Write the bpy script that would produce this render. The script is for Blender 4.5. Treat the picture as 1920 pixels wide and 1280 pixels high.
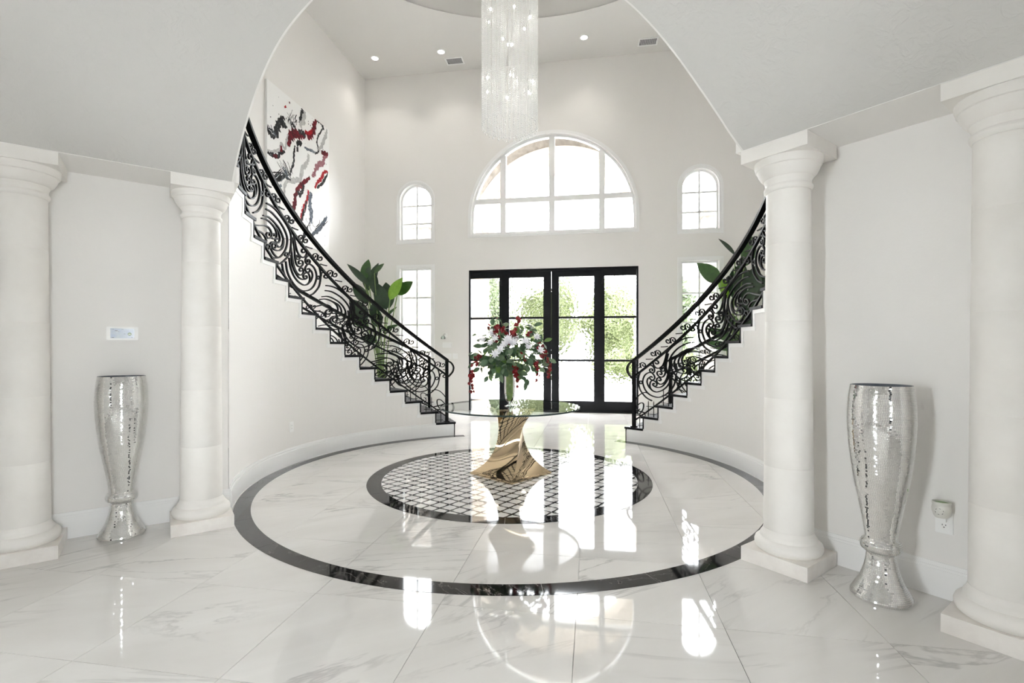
import bpy, bmesh, math, random
from math import sin, cos, pi, radians, degrees, sqrt, atan2, hypot
from mathutils import Vector, Matrix
from mathutils.geometry import tessellate_polygon

random.seed(7)
S = bpy.context.scene
for o in list(bpy.data.objects):
    bpy.data.objects.remove(o)

# ------------------------------------------------------------------ camera
FPX, HOR, YAW, CX, CY, CH = 922.63, 654.46, 0.1622, 0.8567, -5.0893, 1.32
cam_d = bpy.data.cameras.new('camera')
cam = bpy.data.objects.new('camera', cam_d)
S.collection.objects.link(cam)
cam.location = (CX, CY, CH)
cam.rotation_euler = (pi / 2, 0, YAW)
cam_d.sensor_width = 36
cam_d.lens = FPX / 1920 * 36
cam_d.shift_y = (HOR - 640) / 1920
cam_d.clip_start = 0.02
cam_d.clip_end = 500
S.camera = cam

# ------------------------------------------------------------------ world, light, exposure
S.view_settings.view_transform = 'Standard'
S.view_settings.look = 'None'
S.view_settings.gamma = 1
S.view_settings.use_curve_mapping = False
S.view_settings.exposure = 0.6
S.cycles.max_bounces = 14
S.cycles.diffuse_bounces = 7
S.cycles.glossy_bounces = 6
S.cycles.transmission_bounces = 10
S.cycles.transparent_max_bounces = 24
S.cycles.sample_clamp_indirect = 12
S.cycles.use_denoising = True
world = bpy.data.worlds.new('world')
S.world = world
world.use_nodes = True
bgn = world.node_tree.nodes['Background']
bgn.inputs[0].default_value = (0.955, 0.975, 1.0, 1)
bgn.inputs[1].default_value = 28.0


def area_portal(name, loc, rot, sx, sy):
    l = bpy.data.lights.new(name, 'AREA')
    l.shape = 'RECTANGLE'
    l.size, l.size_y = sx, sy
    l.cycles.is_portal = True
    o = bpy.data.objects.new(name, l)
    o.location, o.rotation_euler = loc, rot
    S.collection.objects.link(o)


# daylight enters through the entry doors, the windows above and beside them, and the glazing behind the camera
area_portal('daylight_door', (0, 5.6, 1.5), (-pi / 2, 0, 0), 3.5, 3.0)
area_portal('daylight_arch', (0, 5.6, 4.8), (-pi / 2, 0, 0), 3.6, 2.2)
for sx_ in (-1, 1):
    area_portal('daylight_side', (sx_ * 2.99, 5.6, 1.9), (-pi / 2, 0, 0), 0.75, 2.5)
    area_portal('daylight_side', (sx_ * 2.99, 5.6, 4.35), (-pi / 2, 0, 0), 0.75, 1.3)
    area_portal('daylight_rear', (sx_ * 2.75, -7.0, 1.35), (pi / 2, 0, sx_ * pi / 4), 1.2, 2.6)


# ------------------------------------------------------------------ pixel helpers (pixel -> point on a known surface)
_c, _s = cos(YAW), sin(YAW)
CAMP = Vector((CX, CY, CH))


def ray(u, v):
    xr = (u - 960) / FPX
    return Vector((xr * _c - _s, xr * _s + _c, (HOR - v) / FPX))


def on_z(u, v, z=0.0):
    d = ray(u, v)
    return CAMP + d * ((z - CH) / d.z)


def on_y(u, v, y):
    d = ray(u, v)
    return CAMP + d * ((y - CY) / d.y)


def on_x(u, v, x):
    d = ray(u, v)
    return CAMP + d * ((x - CX) / d.x)


def on_cyl(u, v, R):
    d = ray(u, v)
    a = d.x * d.x + d.y * d.y
    b = 2 * (CX * d.x + CY * d.y)
    c = CX * CX + CY * CY - R * R
    t = (-b + sqrt(max(b * b - 4 * a * c, 0))) / (2 * a)
    return CAMP + d * t


def on_plane(u, v, p, n):
    d = ray(u, v)
    return CAMP + d * ((Vector(p) - CAMP).dot(Vector(n)) / d.dot(Vector(n)))


# ------------------------------------------------------------------ materials
def mat(name, col=(.8, .8, .8), rough=.5, metal=0., **kw):
    m = bpy.data.materials.new(name)
    m.use_nodes = True
    b = m.node_tree.nodes['Principled BSDF']
    b.inputs['Base Color'].default_value = (*col, 1)
    b.inputs['Roughness'].default_value = rough
    b.inputs['Metallic'].default_value = metal
    for k, v in kw.items():
        b.inputs[k.replace('_', ' ')].default_value = v
    return m


def N(m, t, **kw):
    n = m.node_tree.nodes.new(t)
    for k, v in kw.items():
        setattr(n, k, v)
    return n


def L(m, a, b):
    m.node_tree.links.new(a, b)


def bsdf(m):
    return m.node_tree.nodes['Principled BSDF']


def noise(m, scale, detail=4, rough=.5, vec=None, dist=0.):
    n = N(m, 'ShaderNodeTexNoise')
    n.inputs['Scale'].default_value = scale
    n.inputs['Detail'].default_value = detail
    n.inputs['Roughness'].default_value = rough
    n.inputs['Distortion'].default_value = dist
    if vec is not None:
        L(m, vec, n.inputs['Vector'])
    return n


def ramp(m, src, stops):
    r = N(m, 'ShaderNodeValToRGB')
    L(m, src, r.inputs[0])
    e = r.color_ramp.elements
    while len(e) < len(stops):
        e.new(.5)
    for el, (p, c) in zip(e, stops):
        el.position = p
        el.color = (*c, 1) if len(c) == 3 else c
    return r


def bump(m, src, strength=.2, dist=.01):
    b = N(m, 'ShaderNodeBump')
    b.inputs['Strength'].default_value = strength
    b.inputs['Distance'].default_value = dist
    L(m, src, b.inputs['Height'])
    L(m, b.outputs[0], bsdf(m).inputs['Normal'])
    return b


def pos(m):
    return N(m, 'ShaderNodeNewGeometry').outputs['Position']


def varied(m, scale, c0, c1, lo=.35, hi=.65, detail=5):
    n = noise(m, scale, detail, .6, pos(m))
    r = ramp(m, n.outputs[0], [(lo, c0), (hi, c1)])
    L(m, r.outputs[0], bsdf(m).inputs['Base Color'])
    return n


M = {}
M['wall'] = mat('wall_paint', (.865, .85, .828), .62)
n_ = noise(M['wall'], 38, 3, .55, pos(M['wall']), .4)
bump(M['wall'], n_.outputs[0], .12, .006)
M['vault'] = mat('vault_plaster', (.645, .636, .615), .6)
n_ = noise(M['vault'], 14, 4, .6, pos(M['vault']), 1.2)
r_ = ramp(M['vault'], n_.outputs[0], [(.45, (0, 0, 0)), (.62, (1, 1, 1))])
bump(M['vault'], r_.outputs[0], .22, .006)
M['ceil'] = mat('ceiling_paint', (.76, .748, .725), .7)
n_ = noise(M['ceil'], 40, 3, .5, pos(M['ceil']))
bump(M['ceil'], n_.outputs[0], .08, .005)
M['trim'] = mat('trim_paint', (.92, .92, .915), .35)
n_ = noise(M['trim'], 30, 2, .5, pos(M['trim']))
bump(M['trim'], n_.outputs[0], .03, .003)

# column limestone
m = M['stone'] = mat('column_limestone', (.86, .84, .80), .6)
n_ = varied(m, 3.0, (.80, .775, .735), (.87, .85, .815), .3, .7, 6)
n2 = noise(m, 60, 3, .6, pos(m))
bump(m, n2.outputs[0], .15, .003)
m = M['plinth'] = mat('plinth_marble', (.83, .80, .76), .3)
n_ = varied(m, 7.0, (.77, .73, .69), (.86, .83, .79), .35, .65, 8)

# polished white marble tile with grey veins, shifted per tile
def marble(name, c0, c1, vein, rough):
    m = mat(name, c0, rough)
    oi = N(m, 'ShaderNodeObjectInfo')
    tc = pos(m)
    mp = N(m, 'ShaderNodeVectorMath', operation='MULTIPLY_ADD')
    rv = N(m, 'ShaderNodeCombineXYZ')
    sc = N(m, 'ShaderNodeMath', operation='MULTIPLY')
    L(m, oi.outputs['Random'], sc.inputs[0]); sc.inputs[1].default_value = 37
    sc2 = N(m, 'ShaderNodeMath', operation='MULTIPLY')
    L(m, oi.outputs['Random'], sc2.inputs[0]); sc2.inputs[1].default_value = 113
    L(m, sc.outputs[0], rv.inputs[0]); L(m, sc2.outputs[0], rv.inputs[1])
    L(m, tc, mp.inputs[0]); mp.inputs[1].default_value = (1, 1, 1); L(m, rv.outputs[0], mp.inputs[2])
    rot = N(m, 'ShaderNodeMapping'); rot.vector_type = 'TEXTURE'
    ra = N(m, 'ShaderNodeMapRange'); ra.inputs[3].default_value = .15; ra.inputs[4].default_value = 1.0
    L(m, oi.outputs['Random'], ra.inputs[0])
    rz = N(m, 'ShaderNodeCombineXYZ'); L(m, ra.outputs[0], rz.inputs[2])
    L(m, rz.outputs[0], rot.inputs['Rotation'])
    L(m, mp.outputs[0], rot.inputs['Vector'])
    st = N(m, 'ShaderNodeVectorMath', operation='MULTIPLY'); st.inputs[1].default_value = (.28, 1.5, 1)
    L(m, rot.outputs[0], st.inputs[0])
    cl = noise(m, 1.6, 6, .6, st.outputs[0], .6)
    base = ramp(m, cl.outputs[0], [(.3, c0), (.7, c1)])
    v1 = noise(m, 1.3, 7, .62, st.outputs[0], 1.0)
    ab = N(m, 'ShaderNodeMath', operation='SUBTRACT'); L(m, v1.outputs[0], ab.inputs[0]); ab.inputs[1].default_value = .5
    aa = N(m, 'ShaderNodeMath', operation='ABSOLUTE'); L(m, ab.outputs[0], aa.inputs[0])
    vr = ramp(m, aa.outputs[0], [(0, (1, 1, 1)), (.017, (0, 0, 0))])
    gate = noise(m, 1.1, 2, .5, mp.outputs[0])
    gr = ramp(m, gate.outputs[0], [(.47, (0, 0, 0)), (.68, (1, 1, 1))])
    mu = N(m, 'ShaderNodeMath', operation='MULTIPLY'); L(m, vr.outputs[0], mu.inputs[0]); L(m, gr.outputs[0], mu.inputs[1])
    mx = N(m, 'ShaderNodeMixRGB'); L(m, mu.outputs[0], mx.inputs[0]); L(m, base.outputs[0], mx.inputs[1]); mx.inputs[2].default_value = (*vein, 1)
    L(m, mx.outputs[0], bsdf(m).inputs['Base Color'])
    return m


M['marble'] = marble('floor_marble', (.66, .642, .618), (.755, .742, .72), (.46, .45, .44), .035)
bsdf(M['marble']).inputs['IOR'].default_value = 1.6
M['mosaic_white'] = marble('mosaic_white_marble', (.80, .795, .78), (.88, .875, .86), (.66, .66, .655), .06)
m = M['black_marble'] = mat('black_marble', (.012, .011, .011), .05, Specular_IOR_Level=.28)
n1 = noise(m, 2.2, 5, .6, pos(m), 1.5)
sb = N(m, 'ShaderNodeMath', operation='SUBTRACT'); L(m, n1.outputs[0], sb.inputs[0]); sb.inputs[1].default_value = .5
ab_ = N(m, 'ShaderNodeMath', operation='ABSOLUTE'); L(m, sb.outputs[0], ab_.inputs[0])
vr_ = ramp(m, ab_.outputs[0], [(0, (.22, .21, .20)), (.005, (.008, .0075, .0075))])
L(m, vr_.outputs[0], bsdf(m).inputs['Base Color'])
M['grout'] = mat('floor_grout', (.78, .77, .75), .6)
varied(M['grout'], 20, (.74, .73, .71), (.80, .79, .77))
m = M['tread'] = mat('tread_black_marble', (.016, .016, .017), .45, Specular_IOR_Level=.06)
varied(m, 6, (.010, .010, .011), (.030, .030, .032))
m = M['iron'] = mat('wrought_iron_black', (.004, .004, .004), .5, Specular_IOR_Level=.18)
n_ = noise(m, 90, 3, .5, pos(m)); bump(m, n_.outputs[0], .12, .002)
m = M['door_black'] = mat('door_black_metal', (.005, .0055, .007), .5, Specular_IOR_Level=.18)
n_ = noise(m, 60, 3, .5, pos(m)); bump(m, n_.outputs[0], .05, .002)
m = M['gold'] = mat('polished_champagne_steel', (.56, .44, .285), .03, 1.)
n_ = noise(m, 3, 2, .5, pos(m)); bump(m, n_.outputs[0], .05, .02)
m = M['chrome'] = mat('chrome', (.75, .75, .76), .15, 1.)
n_ = noise(m, 40, 2, .5, pos(m)); bump(m, n_.outputs[0], .03, .002)
m = M['mirror'] = mat('mirror_mosaic', (.88, .88, .87), .06, 1.)
n_ = noise(m, 25, 2, .5, pos(m))
r_ = ramp(m, n_.outputs[0], [(.3, (.90, .90, .89)), (.7, (.98, .98, .97))])
L(m, r_.outputs[0], bsdf(m).inputs['Base Color'])
m = M['mirror_grout'] = mat('mirror_grout', (.55, .55, .54), .5)
varied(m, 30, (.48, .48, .47), (.6, .6, .59))
m = M['vase_inside'] = mat('vase_inside', (.16, .18, .21), .5)
varied(m, 10, (.13, .15, .18), (.2, .22, .25))
M['plastic'] = mat('white_plastic', (.94, .94, .93), .35)
n_ = noise(M['plastic'], 50, 2, .5, pos(M['plastic'])); bump(M['plastic'], n_.outputs[0], .02, .001)
M['slot'] = mat('dark_slot', (.02, .02, .02), .6)
varied(M['slot'], 40, (.015, .015, .015), (.03, .03, .03))
M['ceramic'] = mat('cream_ceramic', (.80, .79, .73), .3)
varied(M['ceramic'], 20, (.77, .76, .70), (.83, .82, .77))
M['green_wax'] = mat('green_wax', (.25, .38, .17), .4)
varied(M['green_wax'], 20, (.2, .33, .13), (.28, .42, .2))
M['vent_dark'] = mat('vent_dark', (.12, .12, .14), .6)
varied(M['vent_dark'], 20, (.10, .10, .12), (.15, .15, .17))


def glass_mix(name, tint, ior=1.5):
    """thin clear glass: see-through with a Fresnel reflection"""
    m = bpy.data.materials.new(name); m.use_nodes = True
    nt = m.node_tree; nt.nodes.clear()
    out = nt.nodes.new('ShaderNodeOutputMaterial')
    tr = nt.nodes.new('ShaderNodeBsdfTransparent')
    gl = nt.nodes.new('ShaderNodeBsdfGlossy'); gl.inputs['Roughness'].default_value = .01
    fr = nt.nodes.new('ShaderNodeFresnel'); fr.inputs[0].default_value = ior
    mx = nt.nodes.new('ShaderNodeMixShader')
    nz = nt.nodes.new('ShaderNodeTexNoise'); nz.inputs['Scale'].default_value = 2.0
    cr = nt.nodes.new('ShaderNodeValToRGB')
    cr.color_ramp.elements[0].color = (*[t * .985 for t in tint], 1)
    cr.color_ramp.elements[1].color = (*tint, 1)
    nt.links.new(nz.outputs[0], cr.inputs[0])
    nt.links.new(cr.outputs[0], tr.inputs[0])
    nt.links.new(fr.outputs[0], mx.inputs[0])
    nt.links.new(tr.outputs[0], mx.inputs[1]); nt.links.new(gl.outputs[0], mx.inputs[2])
    nt.links.new(mx.outputs[0], out.inputs[0])
    return m


M['pane'] = glass_mix('window_glass', (.97, .98, .98))
M['table_glass'] = glass_mix('table_glass', (.91, .955, .95), ior=1.75)
M['table_edge'] = mat('table_glass_edge', (.01, .025, .025), .3, Specular_IOR_Level=.2)
varied(M['table_edge'], 5, (.008, .02, .02), (.02, .04, .038))
M['vase_glass'] = glass_mix('vase_glass', (.90, .96, .93))
# hammered door glass
m = M['door_glass'] = bpy.data.materials.new('hammered_glass'); m.use_nodes = True
nt = m.node_tree; nt.nodes.clear()
out = nt.nodes.new('ShaderNodeOutputMaterial')
rf = nt.nodes.new('ShaderNodeBsdfRefraction'); rf.inputs['IOR'].default_value = 1.18; rf.inputs['Roughness'].default_value = .02
gl = nt.nodes.new('ShaderNodeBsdfGlossy'); gl.inputs['Roughness'].default_value = .05
mx = nt.nodes.new('ShaderNodeMixShader'); mx.inputs[0].default_value = .06
ge = nt.nodes.new('ShaderNodeNewGeometry')
vo = nt.nodes.new('ShaderNodeTexVoronoi'); vo.inputs['Scale'].default_value = 17; vo.feature = 'SMOOTH_F1'; vo.inputs['Randomness'].default_value = .9
ns = nt.nodes.new('ShaderNodeTexNoise'); ns.inputs['Scale'].default_value = 14
ad = nt.nodes.new('ShaderNodeMath'); ad.operation = 'ADD'
bp = nt.nodes.new('ShaderNodeBump'); bp.inputs['Strength'].default_value = .7; bp.inputs['Distance'].default_value = .012
nt.links.new(ge.outputs['Position'], vo.inputs['Vector']); nt.links.new(ge.outputs['Position'], ns.inputs['Vector'])
nt.links.new(vo.outputs[0], ad.inputs[0]); nt.links.new(ns.outputs[0], ad.inputs[1])
nt.links.new(ad.outputs[0], bp.inputs['Height'])
nt.links.new(bp.outputs[0], rf.inputs['Normal']); nt.links.new(bp.outputs[0], gl.inputs['Normal'])
nt.links.new(rf.outputs[0], mx.inputs[1]); nt.links.new(gl.outputs[0], mx.inputs[2]); nt.links.new(mx.outputs[0], out.inputs[0])


def emit(name, col, st):
    m = bpy.data.materials.new(name); m.use_nodes = True
    nt = m.node_tree; nt.nodes.clear()
    o = nt.nodes.new('ShaderNodeOutputMaterial'); e = nt.nodes.new('ShaderNodeEmission')
    e.inputs[0].default_value = (*col, 1); e.inputs[1].default_value = st
    nt.links.new(e.outputs[0], o.inputs[0])
    return m


M['lamp'] = emit('downlight_glow', (1, .96, .9), 14)
M['bulb'] = emit('bulb_glow', (1, .97, .92), 20)
# crystal beads
m = M['crystal'] = mat('crystal_bead', (.96, .96, .95), .08)
bsdf(m).inputs['Transmission Weight'].default_value = .15
bsdf(m).inputs['IOR'].default_value = 1.55
nz_ = noise(m, 60, 2, .5, pos(m)); bump(m, nz_.outputs[0], .05, .002)


def leafmat(name, c0, c1, rough=.45, sub=.0):
    m = mat(name, c0, rough)
    n = noise(m, 18, 4, .6, pos(m))
    r = ramp(m, n.outputs[0], [(.3, c0), (.7, c1)])
    L(m, r.outputs[0], bsdf(m).inputs['Base Color'])
    return m


M['leaf_a'] = leafmat('leaf_eucalyptus', (.030, .072, .032), (.062, .125, .055))
M['leaf_b'] = leafmat('leaf_pale', (.09, .15, .08), (.15, .22, .12))
M['leaf_c'] = leafmat('leaf_bright', (.06, .14, .022), (.11, .21, .04))
M['petal_white'] = leafmat('petal_white', (.85, .85, .88), (.93, .92, .93))
M['petal_red'] = leafmat('petal_red', (.12, .002, .004), (.22, .005, .008))
M['stem'] = leafmat('stem_green', (.10, .17, .05), (.18, .26, .08))
M['moss'] = leafmat('vase_grass', (.12, .20, .04), (.30, .36, .10))
M['palm_dark'] = leafmat('palm_leaf_dark', (.006, .022, .007), (.014, .042, .012), .35)
M['palm_mid'] = leafmat('palm_leaf_mid', (.018, .062, .010), (.036, .10, .018), .35)
M['palm_light'] = leafmat('palm_leaf_light', (.14, .30, .015), (.20, .38, .03), .35)
M['pot'] = mat('plant_pot', (.25, .25, .24), .5); varied(M['pot'], 12, (.2, .2, .19), (.3, .3, .29))
M['soil'] = mat('soil', (.05, .035, .025), .9); varied(M['soil'], 30, (.03, .02, .015), (.08, .06, .04))
# painting
m = M['canvas'] = mat('canvas_white', (.93, .93, .92), .4)
nc = noise(m, 2.4, 8, .72, pos(m), 1.5)
rc = ramp(m, nc.outputs[0], [(.25, (.35, .35, .35)), (.31, (.92, .92, .91)), (.9, (.94, .94, .93))])
L(m, rc.outputs[0], bsdf(m).inputs['Base Color'])


def paint(name, c0, c1, c2, sc):
    m = mat(name, c0, .6, Specular_IOR_Level=.12)
    n = noise(m, sc * 1.6, 7, .7, pos(m), 2.0)
    r = ramp(m, n.outputs[0], [(.40, c0), (.56, c1), (.74, c2)])
    L(m, r.outputs[0], bsdf(m).inputs['Base Color'])
    return m


M['p_black'] = paint('paint_black', (.012, .012, .014), (.02, .02, .022), (.45, .45, .45), 7)
M['p_red'] = paint('paint_red', (.03, .008, .01), (.16, .01, .018), (.35, .02, .03), 8)
M['p_brightred'] = paint('paint_bright_red', (.25, .008, .012), (.42, .012, .018), (.12, .01, .015), 8)
M['p_grey'] = paint('paint_grey', (.42, .42, .42), (.52, .52, .51), (.66, .66, .65), 6)
M['p_slate'] = paint('paint_slate', (.05, .06, .08), (.16, .19, .23), (.55, .57, .6), 8)
M['p_pink'] = paint('paint_dusty_red', (.20, .07, .09), (.33, .15, .17), (.55, .45, .45), 9)
# screen
M['screen'] = mat('screen_glass', (.50, .56, .66), .15)
varied(M['screen'], 25, (.46, .53, .66), (.55, .61, .66))
M['screen_green'] = mat('screen_green', (.16, .24, .12), .3); varied(M['screen_green'], 60, (.12, .2, .09), (.2, .28, .15))
# outside
M['ext_stone'] = mat('exterior_cast_stone', (.25, .205, .155), .8); varied(M['ext_stone'], 4, (.22, .18, .135), (.28, .235, .185))
M['ext_rough'] = mat('exterior_rough_stone', (.5, .44, .38), .9)
_n = varied(M['ext_rough'], 9, (.035, .029, .023), (.11, .096, .082), .3, .7, 8); bump(M['ext_rough'], _n.outputs[0], .6, .02)
M['concrete'] = mat('driveway_concrete', (.72, .71, .69), .8); varied(M['concrete'], 2, (.68, .67, .65), (.75, .74, .72))
M['grass'] = leafmat('lawn_grass', (.034, .046, .009), (.052, .064, .015), .8)
M['hedge'] = leafmat('hedge_leaf', (.032, .044, .010), (.060, .074, .020), .7)
M['tree'] = leafmat('tree_leaf', (.022, .034, .012), (.044, .058, .020), .7)
M['bark'] = mat('bark', (.12, .09, .06), .9); varied(M['bark'], 15, (.08, .06, .04), (.16, .12, .09))
M['roof_red'] = mat('clay_roof', (.35, .16, .1), .8); varied(M['roof_red'], 10, (.28, .12, .07), (.42, .2, .13))

# ------------------------------------------------------------------ mesh building
COL = S.collection


class MB:
    def __init__(self):
        self.v, self.f = [], []

    def add(self, vs, fs):
        b = len(self.v)
        self.v += [tuple(p) for p in vs]
        self.f += [tuple(i + b for i in q) for q in fs]
        return self

    def box(self, x0, x1, y0, y1, z0, z1):
        return self.hexa([(x0, y0, z0), (x1, y0, z0), (x1, y1, z0), (x0, y1, z0), (x0, y0, z1), (x1, y0, z1), (x1, y1, z1), (x0, y1, z1)])

    def hexa(self, p):
        return self.add(p, [(0, 3, 2, 1), (4, 5, 6, 7), (0, 1, 5, 4), (1, 2, 6, 5), (2, 3, 7, 6), (3, 0, 4, 7)])

    def lathe(self, prof, n=48, c=(0, 0), cap=False):
        vs = [(c[0] + r * cos(2 * pi * i / n), c[1] + r * sin(2 * pi * i / n), z) for r, z in prof for i in range(n)]
        fs = [(j * n + i, j * n + (i + 1) % n, (j + 1) * n + (i + 1) % n, (j + 1) * n + i) for j in range(len(prof) - 1) for i in range(n)]
        if cap:
            fs.append(tuple(range(n))[::-1]); fs.append(tuple((len(prof) - 1) * n + i for i in range(n)))
        return self.add(vs, fs)

    def sector(self, r0, r1, a0, a1, z0, z1, n, sgn=1):
        """curved slab; angles in degrees, sgn mirrors x"""
        vs, fs = [], []
        for i in range(n + 1):
            a = radians(a0 + (a1 - a0) * i / n)
            for r, z in ((r0, z0), (r1, z0), (r1, z1), (r0, z1)):
                vs.append((sgn * r * cos(a), r * sin(a), z))
        for i in range(n):
            b = i * 4
            for k in range(4):
                fs.append((b + k, b + (k + 1) % 4, b + 4 + (k + 1) % 4, b + 4 + k))
        fs += [(0, 1, 2, 3), tuple(n * 4 + k for k in (3, 2, 1, 0))]
        return self.add(vs, fs)

    def tube(self, pts, r, n=6, closed=False, radii=None):
        pts = [Vector(p) for p in pts]
        m_ = len(pts)
        up = Vector((0, 0, 1))
        vs, fs = [], []
        prev = None
        for i, p in enumerate(pts):
            t = (pts[min(i + 1, m_ - 1)] - pts[max(i - 1, 0)])
            t = t.normalized() if t.length > 1e-9 else Vector((0, 0, 1))
            if prev is None:
                a = up if abs(t.z) < .9 else Vector((1, 0, 0))
                u = t.cross(a).normalized()
            else:
                u = (prev - t * prev.dot(t)).normalized()
            prev = u
            w = t.cross(u)
            rr = radii[i] if radii else r
            vs += [p + (u * cos(2 * pi * k / n) + w * sin(2 * pi * k / n)) * rr for k in range(n)]
        for i in range(m_ - 1):
            fs += [(i * n + k, i * n + (k + 1) % n, (i + 1) * n + (k + 1) % n, (i + 1) * n + k) for k in range(n)]
        fs += [tuple(range(n))[::-1], tuple((m_ - 1) * n + k for k in range(n))]
        return self.add(vs, fs)

    def flatbar(self, pts, w, d, axis=None, w1=None):
        """rectangular bar along pts; d is depth along the radial (or given) axis, w the visible width"""
        pts = [Vector(p) for p in pts]
        k = len(pts)
        vs, fs = [], []
        for i, p in enumerate(pts):
            t = (pts[min(i + 1, k - 1)] - pts[max(i - 1, 0)])
            if t.length < 1e-9:
                t = Vector((0, 0, 1))
            t.normalize()
            n = Vector((p.x, p.y, 0)).normalized() if axis is None else Vector(axis)
            b = t.cross(n).normalized()
            n = b.cross(t).normalized()
            ww = w if w1 is None else w + (w1 - w) * i / (k - 1)
            vs += [p + b * ww + n * d, p - b * ww + n * d, p - b * ww - n * d, p + b * ww - n * d]
        for i in range(k - 1):
            fs += [(i * 4 + q, i * 4 + (q + 1) % 4, i * 4 + 4 + (q + 1) % 4, i * 4 + 4 + q) for q in range(4)]
        fs += [(3, 2, 1, 0), tuple((k - 1) * 4 + q for q in range(4))]
        return self.add(vs, fs)

    def sphere(self, c, r, nu=12, nv=8, sz=1.):
        vs, fs = [], []
        for j in range(nv + 1):
            t = pi * j / nv
            for i in range(nu):
                p = 2 * pi * i / nu
                vs.append((c[0] + r * sin(t) * cos(p), c[1] + r * sin(t) * sin(p), c[2] + r * sz * cos(t)))
        for j in range(nv):
            fs += [(j * nu + i, j * nu + (i + 1) % nu, (j + 1) * nu + (i + 1) % nu, (j + 1) * nu + i) for i in range(nu)]
        return self.add(vs, fs)

    def plate(self, loops, y0, y1, xf=None):
        """flat plate with holes in the (x,z) plane, between y0 (front) and y1; loops[0] is the outline"""
        tess = tessellate_polygon([[Vector((x, z, 0)) for x, z in lp] for lp in loops])
        flat = [p for lp in loops for p in lp]
        n = len(flat)
        vs = [(x, y0, z) for x, z in flat] + [(x, y1, z) for x, z in flat]
        fs = [tuple(t) for t in tess] + [tuple(i + n for i in reversed(t)) for t in tess]
        b = 0
        for lp in loops:
            k = len(lp)
            fs += [(b + i, b + (i + 1) % k, b + (i + 1) % k + n, b + i + n) for i in range(k)]
            b += k
        if xf is not None:
            vs = [xf(Vector(p)) for p in vs]
        return self.add(vs, fs)

    def build(self, name, m, parent=None, smooth=False, recalc=True):
        me = bpy.data.meshes.new(name)
        me.from_pydata(self.v, [], self.f)
        if recalc:
            bm = bmesh.new(); bm.from_mesh(me)
            bmesh.ops.recalc_face_normals(bm, faces=bm.faces)
            bm.to_mesh(me); bm.free()
        me.materials.append(m)
        if smooth:
            me.polygons.foreach_set('use_smooth', [True] * len(me.polygons))
            if smooth != 'all':
                try:
                    me.set_sharp_from_angle(angle=radians(38))
                except Exception:
                    pass
        o = bpy.data.objects.new(name, me)
        COL.objects.link(o)
        if parent is not None:
            o.parent = parent
        return o


def link_copy(o, parent, loc=None, rot=None, scale=None):
    c = o.copy(); COL.objects.link(c); c.parent = parent
    if loc is not None: c.location = loc
    if rot is not None: c.rotation_euler = rot
    if scale is not None: c.scale = scale
    return c


def inst(name, me, parent, mw):
    o = bpy.data.objects.new(name, me); COL.objects.link(o)
    o.parent = parent
    o.matrix_local = mw
    return o


def empty(name, loc=(0, 0, 0)):
    o = bpy.data.objects.new(name, None); COL.objects.link(o)
    o.location = loc
    o.empty_display_size = .1
    return o


def tag(o, label, cat=None, group=None, kind=None):
    if label: o['label'] = label
    if cat: o['category'] = cat
    if group: o['group'] = group
    if kind: o['kind'] = kind
    return o


def struct(o, label=None):
    o['kind'] = 'structure'
    if label: o['label'] = label
    return o


def catmull(P, n=4):
    P = [Vector(p) for p in P]
    if len(P) < 3:
        return P
    Q = [P[0] * 2 - P[1]] + P + [P[-1] * 2 - P[-2]]
    out = []
    for i in range(1, len(Q) - 2):
        a, b, c, d = Q[i - 1], Q[i], Q[i + 1], Q[i + 2]
        for k in range(n):
            t = k / n
            out.append(.5 * ((2 * b) + (c - a) * t + (2 * a - 5 * b + 4 * c - d) * t * t + (3 * b - a - 3 * c + d) * t ** 3))
    out.append(P[-1])
    return out


# ------------------------------------------------------------------ plan constants
R_RING = 2.528      # outer edge of black floor ring
R_WALL = 2.56       # inner face of curved stair wall
R_OUT = 4.02        # outer face of the stairs
Y_BACK = 5.269
X_SIDE = 4.184
Z_CEIL = 7.366
Z_SOF = 2.56
N0, N1 = -.02, .40  # front line of the colonnade, niche back wall
RHO_END = 6.6
SQ = sqrt(.5)


def rad_pt(side, rho, n, z=0.):
    """point in the radial frame of the colonnade: side -1 left, +1 right"""
    return Vector((side * (rho * SQ + n * SQ), -rho * SQ + n * SQ, z))


# ================================================================== SETTING
# ---- floor: grout bed, tiles, black rings, mosaic
fl = MB().add([(-7, -10, -.012), (7, -10, -.012), (7, 5.6, -.012), (-7, 5.6, -.012), (-7, -10, -.2), (7, -10, -.2), (7, 5.6, -.2), (-7, 5.6, -.2)],
              [(0, 1, 2, 3), (4, 7, 6, 5), (0, 4, 5, 1), (1, 5, 6, 2), (2, 6, 7, 3), (3, 7, 4, 0)]).build('floor', M['grout'])
struct(fl, 'polished white marble tiled floor with round black inlay')
PT = .698
tile_me = None
for i in range(-7, 8):
    for j in range(-10, 11):
        x0 = .078 + PT * i; y0 = -1.937 + PT * j
        xc, yc = x0 + PT / 2, y0 + PT / 2
        if yc > 5.5 or yc < -8.0 or abs(xc) > 4.5:
            continue
        if yc < -1.2 and abs(xc) > -yc + 1.2:
            continue
        if yc < -4.67 and abs(xc) > 9.33 + yc + .4:
            continue
        if hypot(xc, yc) < .9:      # wholly under the mosaic
            continue
        if tile_me is None:
            t = MB().box(-PT / 2 + .0012, PT / 2 - .0012, -PT / 2 + .0012, PT / 2 - .0012, -.012, 0).build('tile', M['marble'], fl)
            tile_me = t.data
        else:
            t = bpy.data.objects.new('tile', tile_me); COL.objects.link(t); t.parent = fl
        t.location = (xc, yc, 0)

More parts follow.
